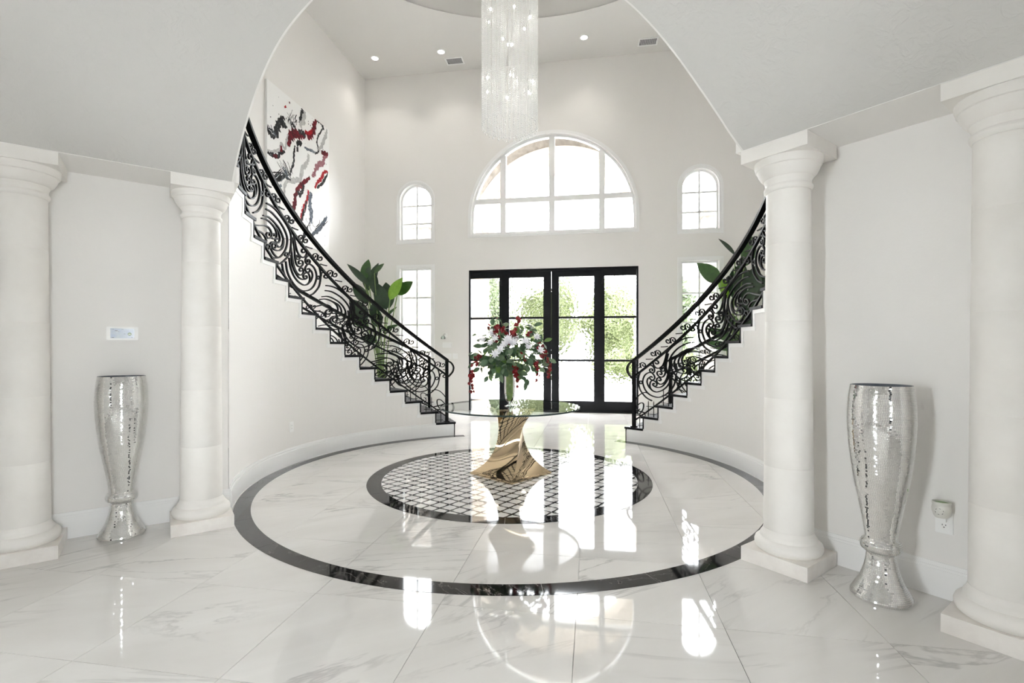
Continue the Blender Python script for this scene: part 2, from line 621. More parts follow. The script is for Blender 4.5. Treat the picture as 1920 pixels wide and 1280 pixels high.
ring = empty('outer_ring'); ring.parent = fl
A0, A1 = 116.0, 421.0
nseg = 20
seg_me = None
dA = (A1 - A0) / nseg
for k in range(nseg):
    if seg_me is None:
        s = MB().sector(R_RING - .128, R_RING, .03, dA - .03, -.004, .0015, 12).build('ring_segment', M['black_marble'], ring)
        seg_me = s.data
    else:
        s = bpy.data.objects.new('ring_segment', seg_me); COL.objects.link(s); s.parent = ring
    s.rotation_euler = (0, 0, radians(A0 + dA * k))
mos = MB().lathe([(1.30, -.004), (1.30, .0012), (.0001, .0012)], 96).build('mosaic', M['black_marble'], fl)
iring = empty('inner_ring'); iring.parent = fl
seg2 = None
for k in range(12):
    if seg2 is None:
        s = MB().sector(1.302, 1.442, .05, 29.95, -.004, .0018, 12).build('ring_segment', M['black_marble'], iring)
        seg2 = s.data
    else:
        s = bpy.data.objects.new('ring_segment', seg2); COL.objects.link(s); s.parent = iring
    s.rotation_euler = (0, 0, radians(30 * k + 8))
quad = [(.0655, 0), (.0535, .0090), (.0435, .0245), (.0352, .0352), (.0245, .0435), (.0090, .0535)]
shape = []
for q in range(4):
    a = q * pi / 2
    shape += [(x * cos(a) - y * sin(a), x * sin(a) + y * cos(a)) for x, y in quad]
PM, RM = .1625, radians(18)
cells = []
for i in range(-24, 25):
    for j in range(-24, 25):
        if (i + j) % 2:
            continue
        x, y = i * PM / 2, j * PM / 2
        X, Y = x * cos(RM) - y * sin(RM), x * sin(RM) + y * cos(RM)
        if hypot(X, Y) < 1.355:
            cells.append((hypot(X - CX, Y - CY), X, Y))
cells.sort()
piece_me = None
far = MB()
nfull = 0


def piece_poly(X, Y):
    return [(X + x * cos(RM) - y * sin(RM), Y + x * sin(RM) + y * cos(RM)) for x, y in shape]


def clip_r(P, R):
    return [(x, y) if hypot(x, y) <= R else (x * R / hypot(x, y), y * R / hypot(x, y)) for x, y in P]


for d_, X, Y in cells:
    inside = hypot(X, Y) < 1.30 - .074
    P = piece_poly(X, Y)
    if inside and nfull < 290:
        if piece_me is None:
            k = len(shape)
            p_ = MB().add([(x, y, .0018) for x, y in shape] + [(x * 1.01, y * 1.01, -.002) for x, y in shape],
                          [tuple(range(k))] + [(i, i + k, (i + 1) % k + k, (i + 1) % k) for i in range(k)]).build('mosaic_piece', M['mosaic_white'], mos)
            piece_me = p_.data
        else:
            p_ = bpy.data.objects.new('mosaic_piece', piece_me); COL.objects.link(p_); p_.parent = mos
        p_.location = (X, Y, 0); p_.rotation_euler = (0, 0, RM)
        nfull += 1
    else:
        P = clip_r(P, 1.2995)
        k = len(P)
        far.add([(x, y, .0018) for x, y in P], [tuple(range(k))])
o = far.build('mosaic_pieces_far', M['mosaic_white'], mos, recalc=False); o['kind'] = 'stuff'


# ---- back wall with openings
def arch_loop(xc, hw, z0, zs, n=24):
    """opening outline: straight sides to zs, half circle above"""
    return [(xc - hw, z0), (xc + hw, z0)] + [(xc + hw * cos(pi * i / n), zs + hw * sin(pi * i / n)) for i in range(n + 1)]


def rect_loop(x0, x1, z0, z1):
    return [(x0, z0), (x1, z0), (x1, z1), (x0, z1)]


DW, DT = 1.784, 3.025
WA, WAB, WAS = 1.735, 3.795, 4.125      # arch window opening half width, base, spring
WX, WHW = 2.99, .36                     # small windows
loops = [[(-X_SIDE - .2, 0), (-DW, 0), (-DW, DT), (DW, DT), (DW, 0), (X_SIDE + .2, 0), (X_SIDE + .2, Z_CEIL + .5), (-X_SIDE - .2, Z_CEIL + .5)],
         arch_loop(0, WA, WAB, WAS, 40)]
for s_ in (-1, 1):
    loops += [arch_loop(s_ * WX, WHW, 3.73, 4.59), rect_loop(s_ * WX - WHW, s_ * WX + WHW, .62, 3.10)]
struct(MB().plate(loops, Y_BACK, Y_BACK + .26).build('wall_back', M['wall']), 'tall greige back wall with entry doors and windows')

# ---- side walls of the tall hall
for s_, nm in ((-1, 'left'), (1, 'right')):
    x = s_ * X_SIDE
    struct(MB().box(min(x, x + s_ * .2), max(x, x + s_ * .2), -4.6, Y_BACK + .1, 0, Z_CEIL + .5).build('wall_' + nm, M['wall']),
           f'tall plain greige {nm} wall of the stair hall')
# ---- ceiling with round tray
n = 96
cl_o = rect_loop(-X_SIDE - .2, X_SIDE + .2, -4.7, Y_BACK + .2)
hole = [(3.8 * cos(2 * pi * i / n), .06 + 3.8 * sin(2 * pi * i / n)) for i in range(n)]
mb = MB().plate([cl_o, hole], Z_CEIL, Z_CEIL + .02, lambda p: Vector((p.x, p.z, p.y)))
ce = mb.build('ceiling', M['ceil']); struct(ce, 'high pale ceiling with a round raised tray')
mb = MB().lathe([(3.8, Z_CEIL), (3.8, Z_CEIL + .34), (0.001, Z_CEIL + .34)], 96, (0, .06))
mb.build('tray', M['ceil'], ce, smooth=True)

# ---- rotunda front: cylinder above the vault arch, radial upper walls, landing slabs
GP = [(0, 0), (.15, .085), (.4, .275), (.6, .45), (.8, .61), (.92, .69), (1.3, .87), (1.8, 1.0), (2.5, 1.06), (9, 1.08)]


def gv(d):
    for (a, b), (c, e) in zip(GP, GP[1:]):
        if d <= c:
            t = (d - a) / (c - a)
            return b + (e - b) * t
    return GP[-1][1]


def gs(d):      # smoothed
    return sum(gv(max(d + k * .05, 0) if d > .2 else max(d + k * .01, 0)) for k in (-2, -1, 0, 1, 2)) / 5


R_ARCH = 2.53
NA = 72
mb = MB()
rows = 30
for i in range(NA + 1):
    ph = -pi / 4 + pi / 2 * i / NA
    dx, dy = sin(ph), -cos(ph)
    # a: distance from left wall line, b: from right wall line
    ka, kb = (dx - dy) * SQ, (-dx - dy) * SQ
    rmax = RHO_END / max(ka, kb)
    for j in range(rows + 1):
        t = (j / rows) ** 1.3
        r = R_ARCH + (rmax - R_ARCH) * t
        a, b = ka * r, kb * r
        d = max(min(a, b, RHO_END - a, RHO_END - b), 0)
        off = -N0 * (1 - min(1, min(a, b) / .3))
        mb.v.append((r * dx, r * dy + N0 / SQ, Z_SOF + gs(d)))
W_ = rows + 1
mb.f = [(i * W_ + j, i * W_ + j + 1, (i + 1) * W_ + j + 1, (i + 1) * W_ + j) for i in range(NA) for j in range(rows)]
va = mb.build('ceiling_vault', M['vault'], smooth='all', recalc=False)
struct(va, 'textured plaster vault curving up from the colonnade to the arch')
mb = MB()
for i in range(NA + 1):
    ph = -pi / 4 + pi / 2 * i / NA
    d = min((sin(ph) + cos(ph)) * SQ, (cos(ph) - sin(ph)) * SQ) * R_ARCH
    zz = Z_SOF + gs(max(d, 0))
    for r, z in ((R_ARCH, zz), (R_ARCH, Z_CEIL + .4), (R_ARCH - .012, zz), (R_ARCH - .012, zz + .012)):
        mb.v.append((r * sin(ph), -r * cos(ph) + N0 / SQ, z))
mb.f = [(i * 4, i * 4 + 1, i * 4 + 5, i * 4 + 4) for i in range(NA)]
mb.f += [(i * 4, i * 4 + 2, i * 4 + 6, i * 4 + 4) for i in range(NA)]
mb.f += [(i * 4 + 2, i * 4 + 3, i * 4 + 7, i * 4 + 6) for i in range(NA)]
struct(mb.build('wall_front', M['wall'], smooth=False, recalc=False), 'curved wall above the arched opening')
for side, nm in ((-1, 'left'), (1, 'right')):
    P = rad_pt
    # radial wall above the niche (seen from the hall side)
    q = [P(side, 2.53, 0, Z_SOF + .03), P(side, 6.2, 0, Z_SOF + .03), P(side, 6.2, 0, Z_CEIL + .4), P(side, 2.53, 0, Z_CEIL + .4)]
    q2 = [p + Vector((-side * .0, 0, 0)) + Vector((side * SQ, SQ, 0)) * .1 for p in q]
    struct(MB().hexa(q + q2).build('wall_upper_' + nm, M['wall']), f'upper wall closing the stair hall on the {nm}')
    # soffit over the niche, niche back wall
    q = [P(side, 2.50, N0, Z_SOF), P(side, RHO_END, N0, Z_SOF), P(side, RHO_END, N1, Z_SOF), P(side, 2.50, N1, Z_SOF)]
    struct(MB().hexa(q + [p + Vector((0, 0, .12)) for p in q]).build('trim_soffit_' + nm, M['wall']), f'flat soffit of the {nm} colonnade niche')
    q = [P(side, 2.529, N1, 0), P(side, RHO_END + .3, N1, 0), P(side, RHO_END + .3, N1 + .12, 0), P(side, 2.529, N1 + .12, 0)]
    struct(MB().hexa(q + [p + Vector((0, 0, Z_SOF)) for p in q]).build('wall_niche_' + nm, M['wall']), f'greige niche wall behind the {nm} columns')
    # niche baseboard with moulded cap
    bb = MB()
    r0_, r1_ = 2.526, RHO_END + .2
    for n0_, n1_, z0_, z1_ in ((N1 - .018, N1, 0, .145), (N1 - .014, N1, .145, .160), (N1 - .009, N1, .160, .182)):
        q = [P(side, r0_, n0_, z0_), P(side, r1_, n0_, z0_), P(side, r1_, n1_, z0_), P(side, r0_, n1_, z0_)]
        bb.hexa(q + [p + Vector((0, 0, z1_ - z0_)) for p in q])
    struct(bb.build('baseboard_niche_' + nm, M['trim']), f'white baseboard in the {nm} niche')
    # rear walls of the room behind the camera, with tall glazing
    A = P(side, RHO_END, 0); Dp = Vector((0, -RHO_END * 2 * SQ, 0))
    ux = (Dp - A).normalized(); un = Vector((0, 0, 1)).cross(ux)
    if un.dot(Vector((0, -5, 0)) - A) > 0: un = -un
    Lr = (Dp - A).length

    def xf(p, A=A, ux=ux, un=un):
        return A + ux * p.x + un * p.y + Vector((0, 0, p.z))
    lp = [rect_loop(-.4, Lr + .2, 0, Z_SOF + 1.2)]
    GZ = [(2.75, 3.35)]
    for xa, xb in GZ:
        lp.append(rect_loop(xa, xb, .12, 2.5))
    wr = struct(MB().plate(lp, 0, .15, xf).build('wall_rear_' + nm, M['wall']), f'rear {nm} wall with tall glazing behind the camera')
    for xa, xb in GZ:
        fb = MB()
        fb.plate([rect_loop(xa, xb, .12, 2.5), rect_loop(xa + .06, xb - .06, .18, 2.44)], .04, .1, xf)
        fb.build('glazing_frame', M['door_black'], wr)
        MB().plate([rect_loop(xa + .05, xb - .05, .17, 2.45)], .065, .072, xf).build('pane', M['pane'], wr)

# ---- curved baseboard along stair walls (built with stairs below)
STAIR = {-1: dict(a0=120.0, st=5.40, end=118.85, nm='left'), 1: dict(a0=122.15, st=5.33, end=121.35, nm='right')}
RISE, Z1 = .173, .205
NST = 20


def nose(side, a):
    c = STAIR[side]
    return Z1 + RISE * (a - c['a0'] + .5) / c['st']


def cylp(side, r, a, z):
    """left-hand angle convention, mirrored in x for the right stair"""
    a = radians(a)
    return Vector(((1 if side < 0 else -1) * r * cos(a), r * sin(a), z))


for side in (-1, 1):
    c = STAIR[side]; mir = 1 if side < 0 else -1
    st = empty('staircase')
    tag(st, f'curved white staircase with black marble treads rising along the {c["nm"]} side', 'staircase', 'pair of curved entry staircases')
    # stringer walls
    wl = MB()
    top_prev = None
    for k in range(1, NST + 1):
        ra = c['a0'] + c['st'] * (k - 1); rb = ra + c['st']
        if k == 1: ra = c['end']
        zt = Z1 + RISE * (k - 1) - .03
        if ra > 226: break
        for q in range(3):
            a_, b_ = ra + (rb - ra) * q / 3, ra + (rb - ra) * (q + 1) / 3
            b_ = min(b_, 224.4)
            if b_ <= a_: continue
            zb = 0 if (a_ + b_) / 2 < 216 else Z_SOF
            p = [cylp(side, R_WALL, a_, zb), cylp(side, R_WALL, b_, zb), cylp(side, R_WALL, b_, zt), cylp(side, R_WALL, a_, zt)]
            wl.add(p, [(0, 1, 2, 3)])
    e0 = c['end']
    wl.add([cylp(side, R_WALL, e0, 0), cylp(side, R_OUT, e0, 0), cylp(side, R_OUT, e0, Z1 - .03), cylp(side, R_WALL, e0, Z1 - .03)], [(0, 1, 2, 3)])
    wl.build('inner_stringer', M['wall'], st, recalc=False)
    wl = MB()
    for k in range(1, NST + 1):
        ra = c['a0'] + c['st'] * (k - 1); rb = ra + c['st']
        if k == 1: ra = c['end']
        zt = Z1 + RISE * (k - 1) - .03
        if rb > 222: break
        for q in range(2):
            a_, b_ = ra + (rb - ra) * q / 2, ra + (rb - ra) * (q + 1) / 2
            wl.add([cylp(side, R_OUT, a_, 0), cylp(side, R_OUT, b_, 0), cylp(side, R_OUT, b_, zt), cylp(side, R_OUT, a_, zt)], [(0, 1, 2, 3)])
    wl.build('outer_stringer', M['wall'], st, recalc=False)
    tr = MB()
    for k in range(1, NST):
        ra = c['a0'] + c['st'] * (k - 1); rb = ra + c['st']
        zt = Z1 + RISE * (k - 1)
        if rb > 222.5: break
        a_n = ra - .62 if k > 1 else c['end'] - .25
        MB().sector(R_WALL - .022, R_OUT + .015, a_n, rb + .1, zt - .03, zt, 6, mir).build('tread', M['tread'], st)
        MB().sector(R_WALL - .014, R_OUT + .01, ra if k > 1 else c['end'], (ra if k > 1 else c['end']) + .42, 0 if k == 1 else zt - RISE, zt - .03, 1, mir).build('riser', M['tread'], st)
        # white bead under tread and behind riser
        if k > 1:
            tr.sector(R_WALL - .010, R_WALL, ra + .42, ra + 1.15, zt - RISE - .03 - (.04 if k > 2 else 0), zt - .03, 2, mir)
            tr.sector(R_WALL - .010, R_WALL, ra + 1.15, rb + .42, zt - .03 - .042, zt - .03, 4, mir)
            tr.sector(R_WALL - .006, R_WALL, rb + .42, rb + 1.45, zt - .075, zt - .03, 1, mir)
    tr.build('stringer_trim', M['trim'], st)
    bb = MB()
    for t_, z0_, z1_ in ((.022, 0, .155), (.017, .155, .172), (.010, .172, .195)):
        if z1_ > .18:
            z1_ = .192
        bb.sector(R_WALL - t_, R_WALL, c['end'] + .4, 215.5, z0_, z1_ if z1_ < .17 else min(z1_, Z1 - .034) , 64, mir) if z0_ < .16 else bb.sector(R_WALL - t_, R_WALL, c['a0'] + c['st'], 215.5, z0_, z1_, 64, mir)
    bb.build('baseboard', M['trim'], st)

# ================================================================== RAILINGS
OA, OB = (520, 430), (470, 380)
SCA = 9.14
TR_A = [
    [(548, 560), (535, 535), (552, 515), (580, 535), (578, 570), (550, 592), (515, 575), (503, 525), (520, 472), (560, 450), (630, 480), (700, 560), (745, 660), (765, 770), (760, 860), (738, 970), (690, 1045), (630, 1105), (545, 1142)],
    [(105, 580), (128, 720), (180, 860)],
    [(168, 540), (190, 700), (235, 820), (310, 940), (400, 1025), (480, 1052), (580, 1030), (650, 960), (690, 850), (690, 760), (660, 670), (610, 612), (560, 592), (520, 620), (500, 675), (520, 722), (558, 732), (582, 700), (562, 668), (538, 682)],
    [(225, 480), (250, 640), (300, 780), (370, 880), (440, 935), (490, 952), (550, 930), (578, 870), (575, 800), (550, 750), (505, 742), (468, 780), (475, 828), (508, 845), (532, 820), (520, 790), (502, 802)],
    [(540, 935), (595, 880), (624, 800), (615, 735), (588, 695)],
    [(262, 430), (278, 580), (320, 710), (380, 810), (440, 850), (490, 853), (522, 832)],
    [(285, 130), (312, 300), (328, 490), (350, 590), (395, 637), (440, 625), (464, 580), (450, 540), (415, 527), (388, 550), (396, 584), (424, 580)],
    [(255, 280), (285, 500), (312, 640), (352, 730), (402, 777), (448, 770), (470, 730), (462, 680), (430, 655), (402, 678), (412, 712), (440, 705)],
    [(300, 60), (340, 280), (372, 390), (420, 460), (475, 477), (515, 440), (526, 380), (498, 335), (455, 333), (440, 368), (465, 397), (495, 380)],
    [(405, 430), (412, 470), (395, 505), (360, 507), (340, 475), (355, 440), (385, 445), (378, 478)],
    [(772, 800), (780, 748), (830, 728), (877, 760), (892, 810), (860, 837), (824, 815), (835, 783), (865, 787)],
    [(725 + 24 * cos(t), 825 + 27 * sin(t)) for t in [2 * pi * i / 8 for i in range(9)]],
]
TR_B = [
    [(300, 5), (380, 50), (470, 130), (560, 250), (640, 370), (700, 490), (722, 600), (717, 750), (700, 850), (650, 940), (580, 1010), (530, 1043), (490, 1047)],
    [(290, 105), (370, 150), (450, 230), (530, 330), (600, 450), (645, 560), (656, 650), (640, 760), (600, 850), (540, 920), (480, 945), (420, 940), (360, 895), (320, 840), (298, 780), (310, 722), (345, 718), (357, 760), (335, 790)],
    [(245, 215), (330, 240), (420, 320), (500, 420), (555, 520), (587, 620), (590, 700), (570, 775), (520, 817), (465, 815), (420, 790), (395, 745), (410, 702), (445, 708), (462, 745), (440, 775)],
    [(490, 942), (425, 880), (382, 800), (360, 725), (385, 677), (430, 672), (468, 705), (462, 755)],
    [(585, 640), (575, 715), (545, 757), (505, 757), (480, 735)],
    [(215, 262), (290, 280), (370, 340), (440, 430), (472, 520), (466, 598), (430, 617), (392, 600), (386, 560), (410, 528), (437, 542), (430, 568)],
    [(360, 330), (470, 440), (516, 540), (527, 630), (500, 682), (465, 672), (450, 640), (472, 610), (500, 625)],
    [(90, 375), (170, 385), (280, 390), (342, 430), (382, 500), (387, 570), (350, 606), (310, 590), (295, 550), (320, 510), (360, 525), (350, 560)],
    [(95, 440), (160, 480), (230, 520), (280, 590), (300, 660)],
    [(640 + 26 * cos(t), 885 + 30 * sin(t)) for t in [2 * pi * i / 8 for i in range(9)]],
]
TR_T = [  # bracket between hand rail and middle rail, per step
    [(735, 565), (748, 510), (737, 467), (705, 453), (672, 472), (668, 505), (692, 522), (714, 505), (706, 485)],
    [(762, 478), (752, 520), (760, 558), (790, 574), (818, 555), (818, 522), (795, 508), (783, 530)],
    [(795, 633), (850, 650), (905, 662)],
]


def to_motif(tr, off, a_ref):
    out = []
    for line in tr:
        L_ = []
        for x, y in line:
            p = on_cyl(off[0] + x / SCA, off[1] + y / SCA, 2.58)
            a = degrees(atan2(p.y, p.x)) % 360
            L_.append(((a - a_ref) * radians(1) * 2.58, p.z - nose(-1, a)))
        out.append(L_)
    return out


MA = to_motif(TR_A, OA, 170.75)
MBm = to_motif(TR_B, OB, 184.3)
MT = to_motif(TR_T, OA, 166.4)
V_HAND, V_MID, V_BOT = .885, .655, .02


def railing(side, R, a_start, a_end, As, Bs, label, shift_v=0.):
    root = empty('stair_railing')
    tag(root, label, 'railing', 'black wrought iron stair railings')

    def P(a, v, dr=0.):
        return cylp(side, R + dr, a, nose(side, a) + v + shift_v)

    n = max(12, int((a_end - a_start) * 1.2))
    AA = [a_start + (a_end - a_start) * i / n for i in range(n + 1)]
    hb = MB()
    hp = [P(a, V_HAND) for a in AA]
    hb.flatbar(hp, .016, .028)
    hb.flatbar([p + Vector((0, 0, .018)) for p in hp], .010, .022)
    hb.build('handrail', M['iron'], root)
    MB().flatbar([P(a, V_MID) for a in AA], .013, .016).build('middle_rail', M['iron'], root)
    MB().flatbar([P(a, V_BOT) for a in AA], .009, .012).build('bottom_rail', M['iron'], root)
    # volute at the end of the hand rail
    deg = 1 / (R * radians(1))
    e = [(0, V_HAND), (-.05, V_HAND - .03), (-.085, V_HAND - .09), (-.075, V_HAND - .16), (-.03, V_HAND - .215), (-.005, V_HAND - .24)]
    pts = catmull([cylp(side, R, a_start + s * deg, nose(side, a_start) + v + shift_v) for s, v in e], 5)
    MB().flatbar(pts, .010, .022).build('rail_end', M['iron'], root)
    # newel post
    a_n = a_start + .02 * deg
    zb = Z1 if a_n < STAIR[side]['a0'] + STAIR[side]['st'] else Z1 + RISE
    pc = cylp(side, R, a_n, 0)
    zt = nose(side, a_n) + V_HAND + shift_v
    nb = MB()
    tdir = Vector((-pc.y, pc.x, 0)).normalized() * .022; rdir = Vector((pc.x, pc.y, 0)).normalized() * .022
    q = [pc - tdir - rdir, pc + tdir - rdir, pc + tdir + rdir, pc - tdir + rdir]
    nb.hexa([p + Vector((0, 0, zb)) for p in q] + [p + Vector((0, 0, zt)) for p in q])
    q = [pc + (p - pc) * 1.7 for p in q]
    nb.hexa([p + Vector((0, 0, zb)) for p in q] + [p + Vector((0, 0, zb + .014)) for p in q])
    nb.build('newel_post', M['iron'], root)
    lo, hi = a_start + .035 * deg, a_end

    def place(motif, a_c, w, d, vlim=(-.05, .9)):
        for ln in motif:
            run = []
            pts = catmull([Vector((s, v, 0)) for s, v in ln], 4)
            runs = []
            for p in pts:
                a = a_c + p.x * deg
                if lo <= a <= hi and vlim[0] <= p.y <= vlim[1]:
                    run.append(P(a, p.y))
                else:
                    if len(run) > 3: runs.append(run)
                    run = []
            if len(run) > 3: runs.append(run)
            for r_ in runs:
                MB().flatbar(r_, w, d).build('scroll', M['iron'], root)

    for a in As: place(MA, a, .0068, .011, (.012, .665))
    for a in Bs: place(MBm, a, .0068, .011, (.012, .665))
    stp = STAIR[side]['st'] * 2.58 / R if R > 3 else STAIR[side]['st']
    a = a_start + stp * .55
    while a < a_end:
        place(MT, a, .0055, .009, (.64, .90)); a += stp
    # small corner scroll at the newel foot
    sc = [(.03, .02), (.02, .12), (.05, .19), (.12, .21), (.17, .17), (.165, .10), (.12, .065), (.08, .085), (.085, .125), (.115, .13)]
    place([sc], a_start, .006, .01, (0, .6))
    sc = [(.02, .26), (.05, .31), (.12, .335), (.20, .31), (.26, .25)]
    place([sc], a_start, .006, .01, (0, .6))
    # short spiked pickets standing on the lowest treads
    for k in range(1, 4):
        aa = STAIR[side]['a0'] + STAIR[side]['st'] * (k - .75)
        if aa < a_start + 1: aa = a_start + 2.5 * 2.58 / R
        z0 = Z1 + RISE * (k - 1)
        for q in range(2):
            pa = cylp(side, R, aa + q * 1.9 * 2.58 / R, z0)
            MB().tube([pa, pa + Vector((0, 0, .2)), pa + Vector((0, 0, .225))], .006, 4, radii=[.006, .006, .001]).build('picket', M['iron'], root)
        for hz in (.035, .14):
            MB().flatbar([cylp(side, R, aa + t_ * 2.58 / R, z0 + hz) for t_ in (-.7, .6, 1.9, 2.6)], .004, .004).build('picket_bar', M['iron'], root)
    return root


railing(-1, 2.60, 121.0, 220.0, [128.9, 149.6, 170.75, 193.6, 215.5], [117.5, 139.3, 161.0, 184.3, 207], 'inner black scrollwork railing of the left staircase')
railing(1, 2.60, 123.3, 200.0, [130.2, 151.6, 173.2, 195], [119, 142.2, 163.8, 185], 'inner black scrollwork railing of the right staircase')
f_ = 2.58 / 3.96
railing(-1, 3.96, 120.7, 166, [120.7 + 7.5 * f_ + 21.8 * f_ * k for k in range(4)], [120.7 + 18.6 * f_ + 21.8 * f_ * k for k in range(4)], 'outer black scrollwork railing of the left staircase beside the tall plant', .03)
railing(1, 3.96, 122.2, 166, [122.2 + 7.5 * f_ + 21.8 * f_ * k for k in range(4)], [122.2 + 18.6 * f_ + 21.8 * f_ * k for k in range(4)], 'outer black scrollwork railing of the right staircase beside the tall plant', .03)

# ================================================================== COLUMNS
def column(side, rho, label):
    c = rad_pt(side, rho, N0 + .195)
    root = empty('column', c)
    tag(root, label, 'column', 'white limestone columns')
    rot = radians(45)
    h = .195

    def sq(hw, z0, z1):
        mb = MB()
        mb.box(-hw, hw, -hw, hw, z0, z1)
        mb.v = [(x * cos(rot) - y * sin(rot), x * sin(rot) + y * cos(rot), z) for x, y, z in mb.v]
        return mb
    b = sq(h, 0, .085).build('plinth', M['plinth'], root)
    prof = [(.0, .085), (.172, .085), (.180, .092), (.188, .108), (.189, .125), (.183, .143), (.170, .156), (.158, .160), (.156, .165), (.156, .176), (.150, .184), (.142, .198), (.138, .215)]
    MB().lathe(prof, 56).build('base', M['stone'], root, smooth=True)
    zs = [.215, .60, 1.02, 1.49, 1.96, 2.285]
    rr = lambda z: .138 - .016 * ((z - .2) / 2.1)
    for a, b2 in zip(zs, zs[1:]):
        e = .0022
        MB().lathe([(rr(a) - .001, a), (rr(a), a + e), (rr(b2), b2 - e), (rr(b2) - .001, b2)], 56).build('shaft_drum', M['stone'], root, smooth=True)
    rt = rr(2.29)
    prof = [(rt, 2.285), (rt + .007, 2.290), (rt + .013, 2.300), (rt + .013, 2.312), (rt + .006, 2.322), (rt + .003, 2.326), (rt + .005, 2.350), (rt + .010, 2.356), (rt + .012, 2.366),
            (rt + .019, 2.368), (rt + .034, 2.385), (rt + .046, 2.408), (rt + .052, 2.430), (rt + .060, 2.434), (rt + .063, 2.452), (rt + .066, 2.456), (rt + .066, 2.478), (0, 2.478)]
    MB().lathe(prof, 56).build('capital', M['stone'], root, smooth=True)
    sq(h, 2.478, Z_SOF - .001).build('abacus', M['stone'], root)
    return root


column(-1, 2.728, 'white limestone column nearest the left staircase')
column(-1, 3.700, 'white limestone column cut by the left edge of the view')
column(1, 2.728, 'white limestone column nearest the right staircase')
column(1, 3.700, 'white limestone column cut by the right edge of the view')


# ================================================================== MIRROR MOSAIC FLOOR VASES
def floor_vase(px, py, label, seed):
    c = on_z(px, py, 0)
    root = empty('floor_vase', c)
    tag(root, label, 'vase', 'mirror mosaic floor vases')
    prof = [(.133, 0), (.139, .008), (.138, .022), (.124, .048), (.103, .085), (.086, .13), (.073, .18), (.066, .235),
            (.072, .247), (.088, .256), (.0935, .275), (.092, .293), (.083, .308), (.0735, .318),
            (.074, .335), (.086, .42), (.104, .52), (.122, .62), (.137, .73), (.147, .84), (.1515, .93), (.150, 1.0), (.145, 1.07), (.136, 1.13)]
    P = catmull([Vector((r, z, 0)) for r, z in prof], 4)
    core = MB().lathe([(p.x - .0015, p.y) for p in P], 64).build('body', M['mirror_grout'], root, smooth='all')
    inner = MB().lathe([(.136, 1.13), (.128, 1.13), (.126, 1.08), (.11, .9), (.0001, .88)], 48).build('inside', M['vase_inside'], root, smooth=True)
    # mirror chips
    rng = random.Random(seed)
    ln = [0]
    for a, b in zip(P, P[1:]):
        ln.append(ln[-1] + (b - a).length)
    tot = ln[-1]

    def at(s):
        for i in range(len(P) - 1):
            if ln[i + 1] >= s:
                t = (s - ln[i]) / max(ln[i + 1] - ln[i], 1e-9)
                return P[i] + (P[i + 1] - P[i]) * t
        return P[-1]
    mb = MB()
    hstep = .0085
    s = 0
    k = 0
    while s < tot - .004:
        p0, p1 = at(s + .0006), at(s + hstep - .0006)
        rm = (p0.x + p1.x) / 2
        nn = max(24, int(2 * pi * rm / .0095))
        da = 2 * pi / nn
        ph = rng.random() * da
        nrm2 = Vector((p1.y - p0.y, -(p1.x - p0.x), 0)).normalized()
        for i in range(nn):
            a = ph + i * da
            g = .0005 / rm
            t1, t2 = rng.gauss(0, .012), rng.gauss(0, .012)
            hw = rm * da / 2
            pts = []
            for (pp, vv) in ((p0, -1), (p1, 1)):
                for uu in (-1, 1):
                    ang = a + uu * (da / 2 - g)
                    lift = .0008 + t1 * uu * hw + t2 * vv * hstep / 2
                    r = pp.x + nrm2.x * lift
                    pts.append((r * cos(ang), r * sin(ang), pp.y + nrm2.y * lift))
            mb.add([pts[0], pts[1], pts[3], pts[2]], [(0, 1, 2, 3)])
        s += hstep
    o = mb.build('mirror_chips', M['mirror'], root, recalc=False)
    o['kind'] = 'stuff'
    return root


floor_vase(228.5, 1003.4, 'tall mirror mosaic floor vase under the wall control screen', 1)
floor_vase(1652, 1119, 'tall mirror mosaic floor vase beside the plug-in wax warmer', 2)

# ================================================================== TABLE
TC = Vector((0, .0, 0))
ZT = .722
tb = empty('round_table', TC)
tag(tb, 'round glass table on a twisted polished gold base', 'table')
RT = .728
MB().lathe([(RT - .012, ZT - .016), (RT - .003, ZT - .013), (RT, ZT - .006), (RT - .002, ZT + .001)], 128).build('top_edge', M['table_edge'], tb, smooth=True)
tt = MB().lathe([(.0001, ZT + .002), (RT - .002, ZT + .002)], 128).build('table_top', M['table_glass'], tb)
# twisted hourglass base
hs = [(.0, .305, 0), (.022, .305, 0), (.024, .294, 0)]
prof = [(.024, .292), (.05, .262), (.09, .222), (.14, .185), (.20, .155), (.27, .133), (.35, .120), (.43, .117), (.51, .126), (.58, .146), (.64, .172), (.69, .198), (ZT - .012, .205)]
PB = catmull([Vector((z, a, 0)) for z, a in prof], 5)
r0 = radians(45 + 10.8)
NS = 9


def ring_sq(a, z, rot, bulge=0.):
    out = []
    cs = [(-1, -1), (1, -1), (1, 1), (-1, 1)]
    for q in range(4):
        (x0, y0), (x1, y1) = cs[q], cs[(q + 1) % 4]
        for i in range(NS):
            t = i / NS
            x, y = x0 + (x1 - x0) * t, y0 + (y1 - y0) * t
            kk = 1 - bulge * sin(pi * t)
            x, y = (x * kk, y) if q % 2 else (x, y * kk)
            out.append(((x * cos(rot) - y * sin(rot)) * a, (x * sin(rot) + y * cos(rot)) * a, z))
    return out


